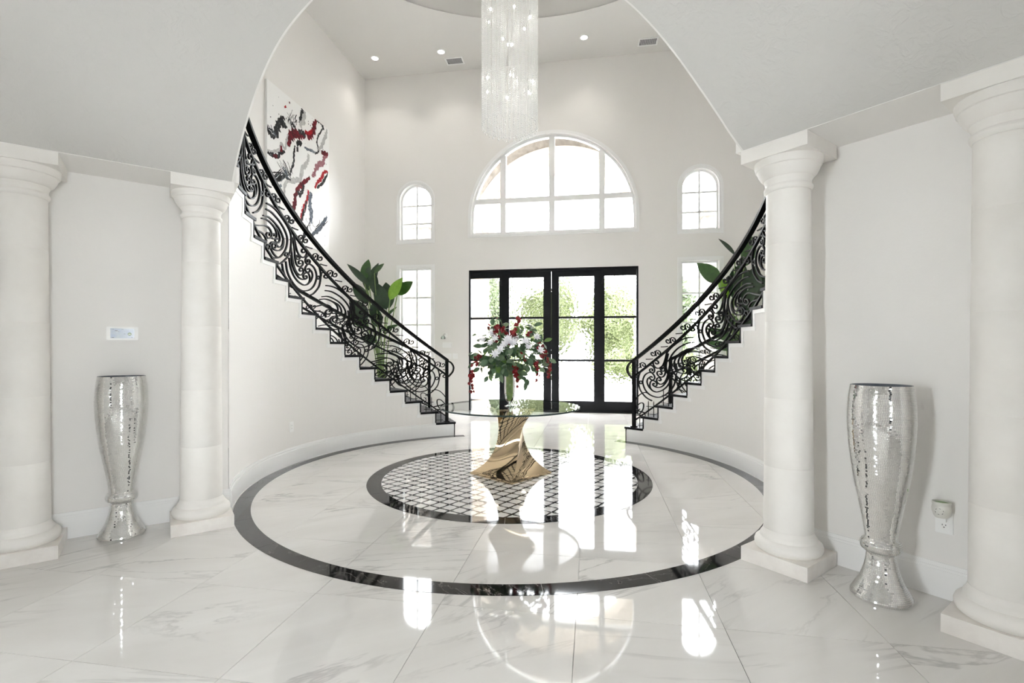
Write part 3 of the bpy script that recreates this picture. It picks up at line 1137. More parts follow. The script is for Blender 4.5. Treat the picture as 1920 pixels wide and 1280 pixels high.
mb = MB()
NR = 4 * NS
rings = [ring_sq(p.y, p.x, r0 + radians(62) * ((p.x - .024) / .69) ** 1.0, .05) for p in PB]
for rg in rings: mb.v += rg
mb.f = [(j * NR + i, j * NR + (i + 1) % NR, (j + 1) * NR + (i + 1) % NR, (j + 1) * NR + i) for j in range(len(rings) - 1) for i in range(NR)]
mb.f.append(tuple((len(rings) - 1) * NR + i for i in range(NR)))
base = mb.build('twisted_base', M['gold'], tb, smooth=True)
base.location = (0, .06, 0)
me = base.data
mb = MB()
for z, a in ((0.002, .305), (.020, .305), (.025, .296), (.0251, .0)):
    mb.v += ring_sq(a, z, r0)
mb.f = [(j * NR + i, j * NR + (i + 1) % NR, (j + 1) * NR + (i + 1) % NR, (j + 1) * NR + i) for j in range(3) for i in range(NR)]
o = mb.build('base_plate', M['gold'], tb); o.location = (0, .06, 0)

# ---- glass vase on the table
VC = on_z(955.5, 761.5, ZT + .002); VC.z = ZT + .003
gvz = empty('glass_vase', VC)
tag(gvz, 'clear footed glass vase filled with green grass on the glass table', 'vase')
prof = [(.0005, .004), (.050, .0), (.055, .004), (.030, .012), (.012, .022), (.013, .034), (.030, .05), (.047, .085), (.055, .14), (.056, .22), (.055, .30), (.060, .345), (.066, .365)]
MB().lathe(prof, 48).build('glass_body', M['vase_glass'], gvz, smooth='all')
gr_ = MB()
for i in range(260):
    a, r = random.random() * 2 * pi, sqrt(random.random()) * .046
    z0 = .055 + (r / .046) ** 2 * .035
    b = a + random.gauss(0, .3)
    gr_.flatbar([(r * cos(a), r * sin(a), z0), (r * .98 * cos(a + .1), r * .98 * sin(a + .1), .2), (r * cos(b), r * sin(b), .33)], .0016, .0012, (cos(a), sin(a), 0))
o = gr_.build('grass_filling', M['moss'], gvz, recalc=False); o['kind'] = 'stuff'

# ---- bouquet
BQ = empty('flower_arrangement', VC + Vector((0, 0, .33)))
tag(BQ, 'large bouquet of white lilies, red blooms and green leaves in the glass vase', 'flowers')
BC = VC + Vector((0, 0, .33))


def leaf_mesh(Lg, Wd, fold=.15, curl=.25, nseg=6, pw=1.0):
    mb = MB()
    for i in range(nseg + 1):
        t = i / nseg
        w = Wd * (sin(pi * t ** pw)) ** .8 if 0 < t < 1 else (Wd * .05)
        z = -curl * Lg * t * t
        mb.v += [(-w, t * Lg, z + fold * w), (0, t * Lg, z), (w, t * Lg, z + fold * w)]
    for i in range(nseg):
        b = i * 3
        mb.f += [(b, b + 1, b + 4, b + 3), (b + 1, b + 2, b + 5, b + 4)]
    return mb


def mesh_of(mb, name, m):
    me = bpy.data.meshes.new(name); me.from_pydata(mb.v, [], mb.f); me.materials.append(m)
    me.polygons.foreach_set('use_smooth', [True] * len(me.polygons))
    return me


def basis(direction, normal, p, s=1.):
    y = Vector(direction).normalized()
    z = Vector(normal); z = (z - y * z.dot(y))
    z = z.normalized() if z.length > 1e-5 else y.orthogonal().normalized()
    x = y.cross(z)
    mtx = Matrix((x, y, z)).transposed().to_4x4()
    return Matrix.Translation(p) @ mtx @ Matrix.Diagonal((s, s, s, 1))


lm = [mesh_of(leaf_mesh(.085, .026), 'leaf', M['leaf_a']), mesh_of(leaf_mesh(.075, .027), 'leaf', M['leaf_b']), mesh_of(leaf_mesh(.09, .022), 'leaf', M['leaf_c'])]
Zc = Vector((0, 0, 0))


def bq_local(px, py, dy):
    """point seen at a pixel, dy metres nearer (-) or farther (+) than the vase axis; local to the bouquet"""
    return on_y(px, py, VC.y + dy) - BC


to_cam = (CAMP - BC).normalized()
# leaf sprays: twigs radiating from the neck, with leaves along them
twigs = []
spots = [(893, 628, .0), (905, 650, -.1), (887, 660, .0), (912, 630, .05), (925, 610, .1), (940, 603, .05), (990, 605, .05), (1002, 612, .0), (1000, 640, -.1),
         (1018, 660, -.05), (1030, 675, .0), (1010, 690, -.12), (985, 715, -.15), (915, 705, -.12), (928, 690, -.18), (900, 690, -.05), (945, 690, -.2), (965, 680, -.22),
         (975, 660, -.22), (935, 665, -.22), (920, 650, -.2), (995, 670, -.2), (955, 655, -.24), (985, 640, -.2), (950, 630, -.15), (970, 625, -.1), (915, 675, -.15), (1020, 640, .05),
         (905, 668, .15), (1010, 650, .18), (940, 625, .2), (975, 615, .2), (955, 690, .15), (1025, 690, .1), (940, 700, -.1), (975, 700, -.12), (890, 680, .05)]
rng = random.Random(11)
for px, py, dy in spots:
    tip = bq_local(px, py, dy)
    mid = tip * .55 + Vector((0, 0, .05 + .05 * rng.random()))
    pts = catmull([Vector((tip.x * .05, tip.y * .05, 0)), mid, tip], 6)
    MB().tube(pts, .0018, 4).build('twig', M['stem'], BQ, recalc=False)
    nl = 9
    for k in range(nl):
        t = .30 + .70 * k / (nl - 1)
        i = min(int(t * (len(pts) - 1)), len(pts) - 2)
        p = pts[i] + (pts[i + 1] - pts[i]) * (t * (len(pts) - 1) - i)
        tg = (pts[i + 1] - pts[i]).normalized()
        sd = tg.cross(Vector((rng.gauss(0, 1), rng.gauss(0, 1), rng.gauss(0, 1)))).normalized()
        d = (tg * .6 + sd * (.9 if k < nl - 1 else .2) + Vector((0, 0, -.25))).normalized()
        nrm = (to_cam * .8 + Vector((rng.gauss(0, .5), rng.gauss(0, .5), .5 + rng.random() * .6)))
        mi = rng.choice([0, 0, 0, 1, 1, 2])
        inst('leaf', lm[mi], BQ, basis(d, nrm, p, .75 + rng.random() * .55))
# white lilies: layered pointed petals
pm = [mesh_of(leaf_mesh(.052, .0085, .35, -.25, 6, .75), 'petal', M['petal_white'])]
pb = mesh_of(leaf_mesh(.05, .007, .6, .1, 5), 'bud', M['leaf_c'])
flowers = [(952, 638, -.27, 1.15), (962, 643, -.27, 1.1), (929, 664, -.26, 1.05), (938, 655, -.27, .95), (922, 625, -.14, .95), (928, 635, -.18, .9), (906, 638, -.05, .8), (985, 640, -.22, .95), (990, 650, -.22, .85), (1006, 632, -.12, .9), (1013, 657, -.12, .9), (920, 643, -.18, .8), (946, 646, -.26, .9), (967, 636, -.24, .9)]
for px, py, dy, s in flowers:
    c = bq_local(px, py, dy)
    f = empty('white_flower'); f.parent = BQ; f.location = c
    nd = (to_cam + (c.normalized() if c.length > 0 else Vector((0, 0, 1))) * .6 + Vector((rng.gauss(0, .15), 0, .2))).normalized()
    u = nd.orthogonal().normalized(); w = nd.cross(u)
    for lay, (cnt, tilt, sc_) in enumerate(((8, .15, 1.05), (8, .5, .95), (6, .95, .75))):
        for i in range(cnt):
            a = 2 * pi * (i + lay * .5) / cnt + rng.gauss(0, .08)
            d = (u * cos(a) + w * sin(a)) * cos(tilt) + nd * sin(tilt)
            inst('petal', pm[0], f, basis(d, nd, Vector((0, 0, 0)), s * sc_ * (.9 + rng.random() * .2)))
# red blooms: clusters of round petals on upright and hanging stems
rp = mesh_of(leaf_mesh(.024, .0115, .3, -.15, 4), 'petal', M['petal_red'])
rp2 = mesh_of(leaf_mesh(.042, .010, .3, .1, 5), 'petal', M['petal_red'])


def red_cluster(pts_px, n, spread, big=1.):
    pts = catmull([bq_local(*p) for p in pts_px], 8)
    r = empty('red_bloom_spray'); r.parent = BQ
    MB().tube(pts, .0018, 4).build('stem', M['stem'], r, recalc=False)
    for i in range(n):
        t = rng.random()
        p = pts[min(int(t * (len(pts) - 1)), len(pts) - 1)] + Vector((rng.gauss(0, spread), rng.gauss(0, spread), rng.gauss(0, spread)))
        nd = (to_cam + Vector((rng.gauss(0, .6), rng.gauss(0, .6), rng.gauss(0, .6)))).normalized()
        u = nd.orthogonal().normalized(); w = nd.cross(u)
        a0 = rng.random() * 6
        for k in range(5):
            a = a0 + 2 * pi * k / 5
            inst('petal', rp, r, basis((u * cos(a) + w * sin(a)) * .9 + nd * .4, nd, p, big * (.8 + rng.random() * .4) * (1.15 - .45 * t)))
    return r


red_cluster([(957, 640, -.16), (962, 630, -.25), (967, 615, -.24), (971, 600, -.2)], 18, .017, 1.6)
red_cluster([(940, 635, -.1), (936, 622, -.2), (933, 606, -.16)], 9, .018, 1.3)
red_cluster([(948, 630, -.1), (947, 622, -.2), (949, 610, -.18)], 7, .014, 1.4)
red_cluster([(985, 640, 0), (992, 628, -.05), (998, 620, -.05)], 4, .014, 1.2)
red_cluster([(925, 645, 0), (914, 620, 0), (918, 612, 0)], 4, .012, 1.3)
red_cluster([(905, 665, -.05), (893, 672, -.05), (886, 700, -.05), (884, 725, -.05), (887, 738, -.05)], 22, .011, 1.2)
red_cluster([(1012, 655, -.05), (1024, 668, -.05), (1030, 690, -.05), (1027, 705, -.05)], 16, .012, 1.3)
red_cluster([(1010, 640, 0), (1016, 648, 0), (1022, 655, 0)], 6, .010, 1.1)
red_cluster([(965, 685, -.2), (967, 700, -.2), (970, 715, -.19), (968, 733, -.19)], 16, .010, 1.15)
red_cluster([(1005, 683, -.12), (1007, 700, -.13), (1003, 718, -.13)], 13, .008, 1.0)
red_cluster([(978, 665, -.23), (982, 671, -.23), (985, 676, -.23)], 4, .008, 1.0)
# thin bud tips above
for px, py in ((925, 593), (980, 592), (932, 596), (975, 596)):
    tip = bq_local(px, py, 0)
    MB().tube([bq_local(px, py + 22, 0), tip], .0012, 4).build('bud_stem', M['stem'], BQ, recalc=False)
    MB().sphere(tip, .006, 8, 6, 1.3).build('bud', M['petal_red'], BQ, smooth='all')


# ================================================================== TALL PLANTS
def blade(L_, W_, curl, m):
    mb = leaf_mesh(L_, W_, .22, curl, 10, .85)
    return mesh_of(mb, 'leaf', m)


def plant(base, label, leaves, pot_h=.42):
    root = empty('potted_plant', base)
    tag(root, label, 'plant', 'tall leafy plants behind the stairs')
    MB().lathe([(.0, 0), (.13, 0), (.17, pot_h * .9), (.185, pot_h), (.165, pot_h), (.15, pot_h - .04), (.0, pot_h - .05)], 32).build('pot', M['pot'], root, smooth=True)
    MB().lathe([(.0001, pot_h - .03), (.152, pot_h - .045)], 24).build('soil', M['soil'], root)
    rng = random.Random(int(abs(base.x) * 100))
    cache = {}
    for (p0, p1, W_, mk, curl) in leaves:
        a = Vector(p0) - base; b = Vector(p1) - base
        r = Vector((rng.uniform(-.05, .05), rng.uniform(-.05, .05), pot_h - .04))
        mid = r.lerp(a, .55); mid.x = r.x * .6 + a.x * .4; mid.y = r.y * .6 + a.y * .4
        MB().tube(catmull([r, mid, a], 6), .011, 6, radii=None).build('stalk', M['stem'], root, smooth='all', recalc=False)
        Ln = (b - a).length
        me = blade(Ln * 1.05, W_, curl, M[mk])
        nrm = to_cam + Vector((rng.uniform(-.5, .5), -.2, rng.uniform(.1, .6)))
        inst('leaf', me, root, basis(b - a, nrm, a))
    return root


yp = 4.36


def pl(u, v, dy=0.): return on_y(u, v, yp + dy)


PLB = Vector((-3.36, 4.36, 0))
plant(PLB, 'tall bird of paradise plant in the left corner beside the window', [
    (pl(692, 535), pl(653, 495, -.15), .07, 'palm_dark', .1), (pl(682, 525), pl(690, 486, .1), .10, 'palm_mid', .15), (pl(690, 545), pl(705, 492, .1), .10, 'palm_dark', .2),
    (pl(701, 550), pl(702, 510), .085, 'palm_dark', .05), (pl(688, 542), pl(690, 500, .05), .11, 'palm_dark', .05), (pl(702, 512), pl(718, 494), .06, 'palm_mid', .1),
    (pl(725, 580), pl(706, 532), .15, 'palm_dark', .1), (pl(730, 578), pl(722, 530, .1), .16, 'palm_dark', .1), (pl(731, 562, -.12), pl(752, 522, -.12), .13, 'palm_light', .05),
    (pl(745, 552), pl(771, 528), .13, 'palm_mid', .1), (pl(688, 600), pl(658, 562, -.2), .16, 'palm_dark', .1), (pl(690, 615), pl(655, 588, -.15), .11, 'palm_mid', .1),
    (pl(700, 595), pl(705, 565, -.1), .10, 'palm_dark', .2), (pl(722, 595), pl(742, 575), .035, 'palm_mid', .1), (pl(715, 620), pl(745, 608), .045, 'palm_mid', .1),
    (pl(690, 570), pl(662, 530), .12, 'palm_dark', .1), (pl(705, 640), pl(680, 632, -.2), .11, 'palm_dark', .2), (pl(712, 615), pl(700, 575, .1), .12, 'palm_dark', .0)])
yp = 4.62
PRB = Vector((3.42, 4.62, 0))
plant(PRB, 'tall bird of paradise plant in the right corner partly behind the column', [
    (pl(1350, 530), pl(1312, 494, -.1), .15, 'palm_mid', .15), (pl(1378, 478), pl(1352, 446), .05, 'palm_dark', .15), (pl(1395, 500), pl(1412, 445), .13, 'palm_mid', .1),
    (pl(1385, 560), pl(1390, 490), .16, 'palm_dark', .0), (pl(1400, 570), pl(1418, 500), .18, 'palm_dark', .0), (pl(1375, 560), pl(1382, 500, .1), .15, 'palm_dark', .1),
    (pl(1365, 560), pl(1352, 520, .1), .12, 'palm_light', .1), (pl(1395, 610), pl(1425, 575), .16, 'palm_dark', .1), (pl(1385, 620), pl(1360, 585), .12, 'palm_mid', .1),
    (pl(1378, 640), pl(1330, 615, -.1), .10, 'palm_mid', .1), (pl(1375, 655), pl(1325, 640, -.1), .09, 'palm_mid', .15), (pl(1385, 650), pl(1400, 600), .14, 'palm_mid', .1),
    (pl(1400, 560), pl(1440, 520), .2, 'palm_dark', .1), (pl(1390, 585), pl(1420, 540, -.1), .17, 'palm_dark', .05)])

# ================================================================== DOORS AND WINDOWS
YD = Y_BACK + .05
d1 = empty('door_1', (0, 0, 0)); d1['kind'] = 'structure'; d1['label'] = 'black metal double entry doors with sidelights of hammered glass'


def dx(px): return on_y(px, 600, YD).x


xs = {k: dx(v) for k, v in dict(g1a=882.6, g1b=936.6, g2a=954.8, g2b=1019, g3a=1048.2, g3b=1113.6, g4a=1133.5, g4b=1192.7, l0=941, m=1033.5, r1=1128.5).items()}
zt_g, zb_g = 2.845, .235
zm = (1.985, 1.085)
zb_all = .0005
# outer frame
MB().plate([rect_loop(-DW, DW, zb_all, DT), rect_loop(-DW + .035, DW - .035, .03, DT - .05)], Y_BACK + .005, Y_BACK + .16).build('frame', M['door_black'], d1)
MB().box(-DW, DW, Y_BACK - .01, Y_BACK + .2, .0022, .022).build('threshold', M['door_black'], d1)


def leaf_panel(name, x0, x1, ga, gb):
    mb = MB()
    for a, b, c_, d_ in ((x0 + .004, ga, .032, DT - .052), (gb, x1 - .004, .032, DT - .052), (ga, gb, .032, zb_g), (ga, gb, zt_g, DT - .052),
                         (ga, gb, zm[1] - .022, zm[1] + .022), (ga, gb, zm[0] - .022, zm[0] + .022)):
        mb.box(a, b, YD - .02, YD + .045, c_, d_)
    p = mb.build(name, M['door_black'], d1)
    for a, b in ((zb_g, zm[1] - .022), (zm[1] + .022, zm[0] - .022), (zm[0] + .022, zt_g)):
        MB().add([(ga - .004, YD + .012, a - .004), (gb + .004, YD + .012, a - .004), (gb + .004, YD + .012, b + .004), (ga - .004, YD + .012, b + .004)], [(0, 1, 2, 3)]).build('pane', M['door_glass'], p, recalc=False)
    return p


leaf_panel('sidelight', -DW + .035, xs['l0'] - .0, xs['g1a'], xs['g1b'])
dl = leaf_panel('door_leaf', xs['l0'] + .004, xs['m'] - .003, xs['g2a'], xs['g2b'])
dr = leaf_panel('door_leaf', xs['m'] + .003, xs['r1'] - .004, xs['g3a'], xs['g3b'])
leaf_panel('sidelight', xs['r1'] + .004, DW - .035, xs['g4a'], xs['g4b'])
for xh, pr in ((xs['l0'], dl), (xs['r1'], dr)):
    for zh in (2.75, 1.9, 1.07, .35):
        MB().tube([(xh, YD - .03, zh - .06), (xh, YD - .03, zh + .06)], .016, 10).build('hinge', M['door_black'], pr, smooth=True)
for xq in (xs['l0'], xs['r1']):
    MB().box(xq - .022, xq + .022, YD - .012, YD + .09, .02, DT - .03).build('post', M['door_black'], d1)
xh = dx(1040)
hb = MB().box(xh - .016, xh + .016, YD - .075, YD - .05, .80, 1.22)
hb.box(xh - .012, xh + .012, YD - .06, YD - .018, .84, .865).box(xh - .012, xh + .012, YD - .06, YD - .018, 1.155, 1.18)
hb.build('handle', M['door_black'], dr)
MB().tube([(xh, YD - .035, 1.36), (xh, YD - .018, 1.36)], .028, 16).build('lock', M['door_black'], dr, smooth=True)
MB().box(xs['m'] - .006, xs['m'] + .006, YD - .028, YD - .02, .03, DT - .06).build('astragal', M['door_black'], dr)


def frame_strip(loop_o, loop_i, y0, y1):
    return MB().plate([loop_o, loop_i], y0, y1)


# arch window over the doors
w = empty('window_1'); struct(w, 'large white arched window above the entry doors')
ob = .068
frame_strip(arch_loop(0, WA + ob, WAB - ob, WAS, 40), arch_loop(0, WA, WAB, WAS, 40), Y_BACK - .018, Y_BACK + .004).build('casing', M['trim'], w)
frame_strip(arch_loop(0, WA + .035, WAB - .035, WAS, 40), arch_loop(0, WA - .002, WAB, WAS, 40), Y_BACK - .030, Y_BACK - .018).build('casing_bead', M['trim'], w)
frame_strip(arch_loop(0, WA + .001, WAB, WAS, 40), arch_loop(0, WA - .045, WAB + .045, WAS, 40), Y_BACK + .06, Y_BACK + .16).build('sash', M['trim'], w)
zbar = on_y(1037, 373, Y_BACK + .1).z
mx_ = [on_y(p, 400, Y_BACK + .1).x for p in (944, 1035, 1128.5)]
for x in mx_:
    zt = WAS + sqrt(max((WA - .03) ** 2 - x * x, 0))
    MB().box(x - .06, x + .06, Y_BACK + .05, Y_BACK + .17, WAB + .02, zt).build('mullion', M['trim'], w)
MB().box(-WA + .02, WA - .02, Y_BACK + .055, Y_BACK + .165, zbar - .055, zbar + .055).build('transom_bar', M['trim'], w)
edges = [-WA + .03] + mx_ + [WA - .03]
for a, b in zip(edges, edges[1:]):
    MB().box(a, b, Y_BACK + .104, Y_BACK + .110, WAB + .03, zbar).build('pane', M['pane'], w)
    n = 10
    top = [(a + (b - a) * i / n) for i in range(n + 1)]
    lp = [(a, zbar), (b, zbar)] + [(x, WAS + sqrt(max((WA - .02) ** 2 - x * x, 0)) if WAS + sqrt(max((WA - .02) ** 2 - x * x, 0)) > zbar + .01 else zbar + .01) for x in reversed(top)]
    MB().plate([lp], Y_BACK + .104, Y_BACK + .110).build('pane', M['pane'], w)

wn = 2
for s_ in (-1, 1):
    nm = 'left' if s_ < 0 else 'right'
    xc = s_ * WX
    # upper round-topped
    w = empty(f'window_{wn}'); wn += 1
    struct(w, f'small white round-topped window to the {nm} of the big arched window')
    frame_strip(arch_loop(xc, .4425, 3.643, 4.59), arch_loop(xc, WHW, 3.73, 4.59), Y_BACK - .016, Y_BACK + .004).build('casing', M['trim'], w)
    frame_strip(arch_loop(xc, .43, 3.655, 4.59), arch_loop(xc, .405, 3.685, 4.59), Y_BACK - .028, Y_BACK - .016).build('casing_bead', M['trim'], w)
    frame_strip(arch_loop(xc, WHW + .001, 3.73, 4.59), arch_loop(xc, WHW - .035, 3.765, 4.59), Y_BACK + .08, Y_BACK + .16).build('sash', M['trim'], w)
    MB().box(xc - .018, xc + .018, Y_BACK + .095, Y_BACK + .135, 3.75, 4.59 + WHW - .02).build('muntin', M['trim'], w)
    zr = (4.10, 4.50)
    for z in zr:
        MB().box(xc - WHW + .02, xc + WHW - .02, Y_BACK + .093, Y_BACK + .137, z - .018, z + .018).build('muntin', M['trim'], w)
    for a, b in ((xc - WHW + .02, xc), (xc, xc + WHW - .02)):
        zz = [3.75, 4.10, 4.50]
        for z0, z1 in zip(zz, zz[1:]):
            MB().box(a, b, Y_BACK + .112, Y_BACK + .117, z0, z1).build('pane', M['pane'], w)
        lp = [(a, 4.50), (b, 4.50)] + [(x, 4.59 + sqrt(max((WHW - .018) ** 2 - (x - xc) ** 2, 0))) for x in [b + (a - b) * i / 8 for i in range(9)]]
        MB().plate([lp], Y_BACK + .112, Y_BACK + .117).build('pane', M['pane'], w)
    # lower rectangular
    w = empty(f'window_{wn}'); wn += 1
    struct(w, f'tall white window with small panes to the {nm} of the entry doors')
    frame_strip(rect_loop(xc - .4425, xc + .4425, .54, 3.176), rect_loop(xc - WHW, xc + WHW, .62, 3.10), Y_BACK - .016, Y_BACK + .004).build('casing', M['trim'], w)
    frame_strip(rect_loop(xc - .43, xc + .43, .552, 3.164), rect_loop(xc - .405, xc + .405, .577, 3.139), Y_BACK - .028, Y_BACK - .016).build('casing_bead', M['trim'], w)
    frame_strip(rect_loop(xc - WHW - .001, xc + WHW + .001, .62, 3.10), rect_loop(xc - WHW + .035, xc + WHW - .035, .655, 3.065), Y_BACK + .08, Y_BACK + .16).build('sash', M['trim'], w)
    MB().box(xc - .018, xc + .018, Y_BACK + .095, Y_BACK + .135, .64, 3.08).build('muntin', M['trim'], w)
    zz = [.64, 1.26, 1.86, 2.46, 3.08]
    for z in zz[1:-1]:
        MB().box(xc - WHW + .02, xc + WHW - .02, Y_BACK + .093, Y_BACK + .137, z - .018, z + .018).build('muntin', M['trim'], w)
    for a, b in ((xc - WHW + .02, xc), (xc, xc + WHW - .02)):
        for z0, z1 in zip(zz, zz[1:]):
            MB().box(a, b, Y_BACK + .112, Y_BACK + .117, z0, z1).build('pane', M['pane'], w)
# baseboards on the back wall
bb = MB()
for a, b in ((-X_SIDE, -DW - .0), (DW + .0, X_SIDE)):
    bb.box(a, b, Y_BACK - .018, Y_BACK, 0.001, .155).box(a, b, Y_BACK - .010, Y_BACK, .155, .185)
struct(bb.build('baseboard_back', M['trim']), 'white baseboard along the back wall')

# ================================================================== CHANDELIER
ch = empty('chandelier', (0, 0, 0))
tag(ch, 'long cylindrical chandelier of hanging crystal bead strands', 'chandelier')
ZTOP = Z_CEIL + .33
MB().lathe([(.0001, ZTOP + .005), (.36, ZTOP + .005), (.36, ZTOP - .05), (.0001, ZTOP - .05)], 48).build('ceiling_plate', M['chrome'], ch, smooth=True)


def strand_mesh(z_bot):
    mb = MB()
    mb.tube([(0, 0, z_bot), (0, 0, ZTOP - .05)], .0006, 3)
    z = z_bot
    k = 0
    while z < ZTOP - .06:
        r = .0058 if k else .009
        h = .0085 if k else .013
        mb.add([(r, 0, z), (0, r, z), (-r, 0, z), (0, -r, z), (0, 0, z + h), (0, 0, z - h)],
               [(0, 1, 4), (1, 2, 4), (2, 3, 4), (3, 0, 4), (1, 0, 5), (2, 1, 5), (3, 2, 5), (0, 3, 5)])
        z += .0182; k += 1
    me = bpy.data.meshes.new('bead_strand'); me.from_pydata(mb.v, [], mb.f); me.materials.append(M['crystal'])
    return me


lens = [strand_mesh(z) for z in (3.66, 3.63, 3.60, 3.57, 3.53)]
rng = random.Random(3)
for R_, nn, ch_ in ((.292, 92, (0, 0, 1)), (.235, 36, (1, 2)), (.17, 22, (2, 3)), (.09, 10, (3, 4))):
    for i in range(nn):
        a = 2 * pi * i / nn
        s = bpy.data.objects.new('bead_strand', lens[ch_[i % len(ch_)]]); COL.objects.link(s)
        s.parent = ch; s.location = (R_ * cos(a), R_ * sin(a), 0); s.rotation_euler = (0, 0, a + rng.random())
for k, (px, py) in enumerate(((919.6, 17), (964.3, 12.2), (996, 30.6), (910, 43.2), (983.3, 53.8), (942.8, 72.8), (957, 140), (914, 145.5), (998.7, 152), (914, 172), (991, 173), (950.8, 183))):
    p = on_y(px, py, (-.1, .05, -.15, .12, -.05)[k % 5])
    lim = .27
    rr_ = hypot(p.x, p.y)
    if rr_ > lim: p.x *= lim / rr_; p.y *= lim / rr_
    bu_ = MB().sphere(p, .011, 10, 8, 1.5).build('bulb', M['bulb'], ch, smooth='all')
    MB().tube([p + Vector((0, 0, .012)), p + Vector((0, 0, .07))], .006, 6).build('bulb_socket', M['chrome'], bu_)
    if k % 2 == 0:
        lb_ = bpy.data.lights.new('bulb_light', 'POINT'); lb_.energy = .16; lb_.shadow_soft_size = .02; lb_.color = (1, .96, .9)
        lo_ = bpy.data.objects.new('bulb_light', lb_); lo_.location = Vector((p.x * .25, p.y * .25, p.z - .03)); COL.objects.link(lo_)

# ================================================================== CEILING LIGHTS AND VENTS
ln_ = ['recessed ceiling light nearest the left wall', 'recessed ceiling light beside the left ceiling vent', 'recessed ceiling light to the right of the chandelier', 'recessed ceiling light seen through the chandelier strands']
for (px, py), lb in zip(((703, 109), (827, 97), (1095, 70), (956.5, 83)), ln_):
    p = on_z(px, py, Z_CEIL)
    r = empty('ceiling_light', p)
    tag(r, lb, 'ceiling light', 'recessed ceiling lights')
    MB().lathe([(.088, 0), (.086, -.006), (.066, -.008), (.063, -.001)], 32).build('trim_ring', M['trim'], r, smooth=True)
    MB().lathe([(.0001, -.004), (.064, -.004)], 32).build('lens', M['lamp'], r)
    sp = bpy.data.lights.new('downlight', 'SPOT'); sp.energy = 28; sp.spot_size = radians(110); sp.spot_blend = .8; sp.shadow_soft_size = .06; sp.color = (1, .95, .87)
    so = bpy.data.objects.new('downlight', sp); COL.objects.link(so); so.location = p + Vector((0, 0, -.02))
for (px, py), lb in zip(((852.5, 114), (1215, 78)), ('white ceiling vent beside the second recessed light', 'white ceiling vent near the right arch edge')):
    p = on_z(px, py, Z_CEIL)
    r = empty('ceiling_vent', p)
    tag(r, lb, 'vent', 'ceiling vents')
    hx, hy = .19, .125
    mb = MB()
    for x0, x1, y0, y1 in ((-hx, hx, -hy, -hy + .03), (-hx, hx, hy - .03, hy), (-hx, -hx + .03, -hy + .03, hy - .03), (hx - .03, hx, -hy + .03, hy - .03)):
        mb.box(x0, x1, y0, y1, -.01, -.001)
    mb.build('frame', M['trim'], r)
    MB().box(-hx + .03, hx - .03, -hy + .03, hy - .03, -.003, -.0012).build('backing', M['vent_dark'], r)
    for k in range(13):
        x = -hx + .045 + k * .0242
        MB().add([(x - .02, -hy + .03, -.008), (x - .013, -hy + .03, -.008), (x + .027, hy - .03, -.004), (x + .02, hy - .03, -.004)], [(0, 1, 2, 3)]).build('slat', M['trim'], r)

# ================================================================== PAINTING
XP = -X_SIDE + .04
pa = empty('painting', (XP, 2.77, 4.34))
tag(pa, 'large abstract canvas with black, red and grey swirls on the left wall', 'painting')
o0 = Vector((XP, 2.77, 4.34))
MB().box(-.039, 0, -.915, .915, -1.19, 1.19).build('canvas', M['canvas'], pa)


def stroke(pts, w, mk, lift=.001, taper=True, ragged=.5):
    """flat paint swath on the canvas; pts in crop pixels of the canvas view, w in crop pixels"""
    P2 = []
    for x, y in pts:
        p = on_x(480 + x / 3.765, 140 + y / 3.765, XP)
        P2.append((p.y - o0.y, p.z - o0.z))
    wm = w / 3.765 * .0098
    C = catmull([Vector((a, b, 0)) for a, b in P2], 6)
    rg = random.Random(int(pts[0][0] * 7 + pts[0][1]))
    n = len(C)
    vs = []
    for i, p in enumerate(C):
        t = (C[min(i + 1, n - 1)] - C[max(i - 1, 0)]).normalized()
        b = Vector((-t.y, t.x, 0))
        k = (.35 + .65 * sin(pi * min(max((i + .6) / n, .05), .95)) ** .5) if taper else 1
        for sg in (1, -1):
            ww = wm * k * (1 + rg.uniform(-ragged, ragged))
            q = p + b * ww * sg
            vs.append((lift, max(min(q.x, .912), -.912), max(min(q.y, 1.187), -1.187)))
    MB().add(vs, [(2 * i, 2 * i + 1, 2 * i + 3, 2 * i + 2) for i in range(n - 1)]).build('paint_stroke', M[mk], pa, recalc=False)


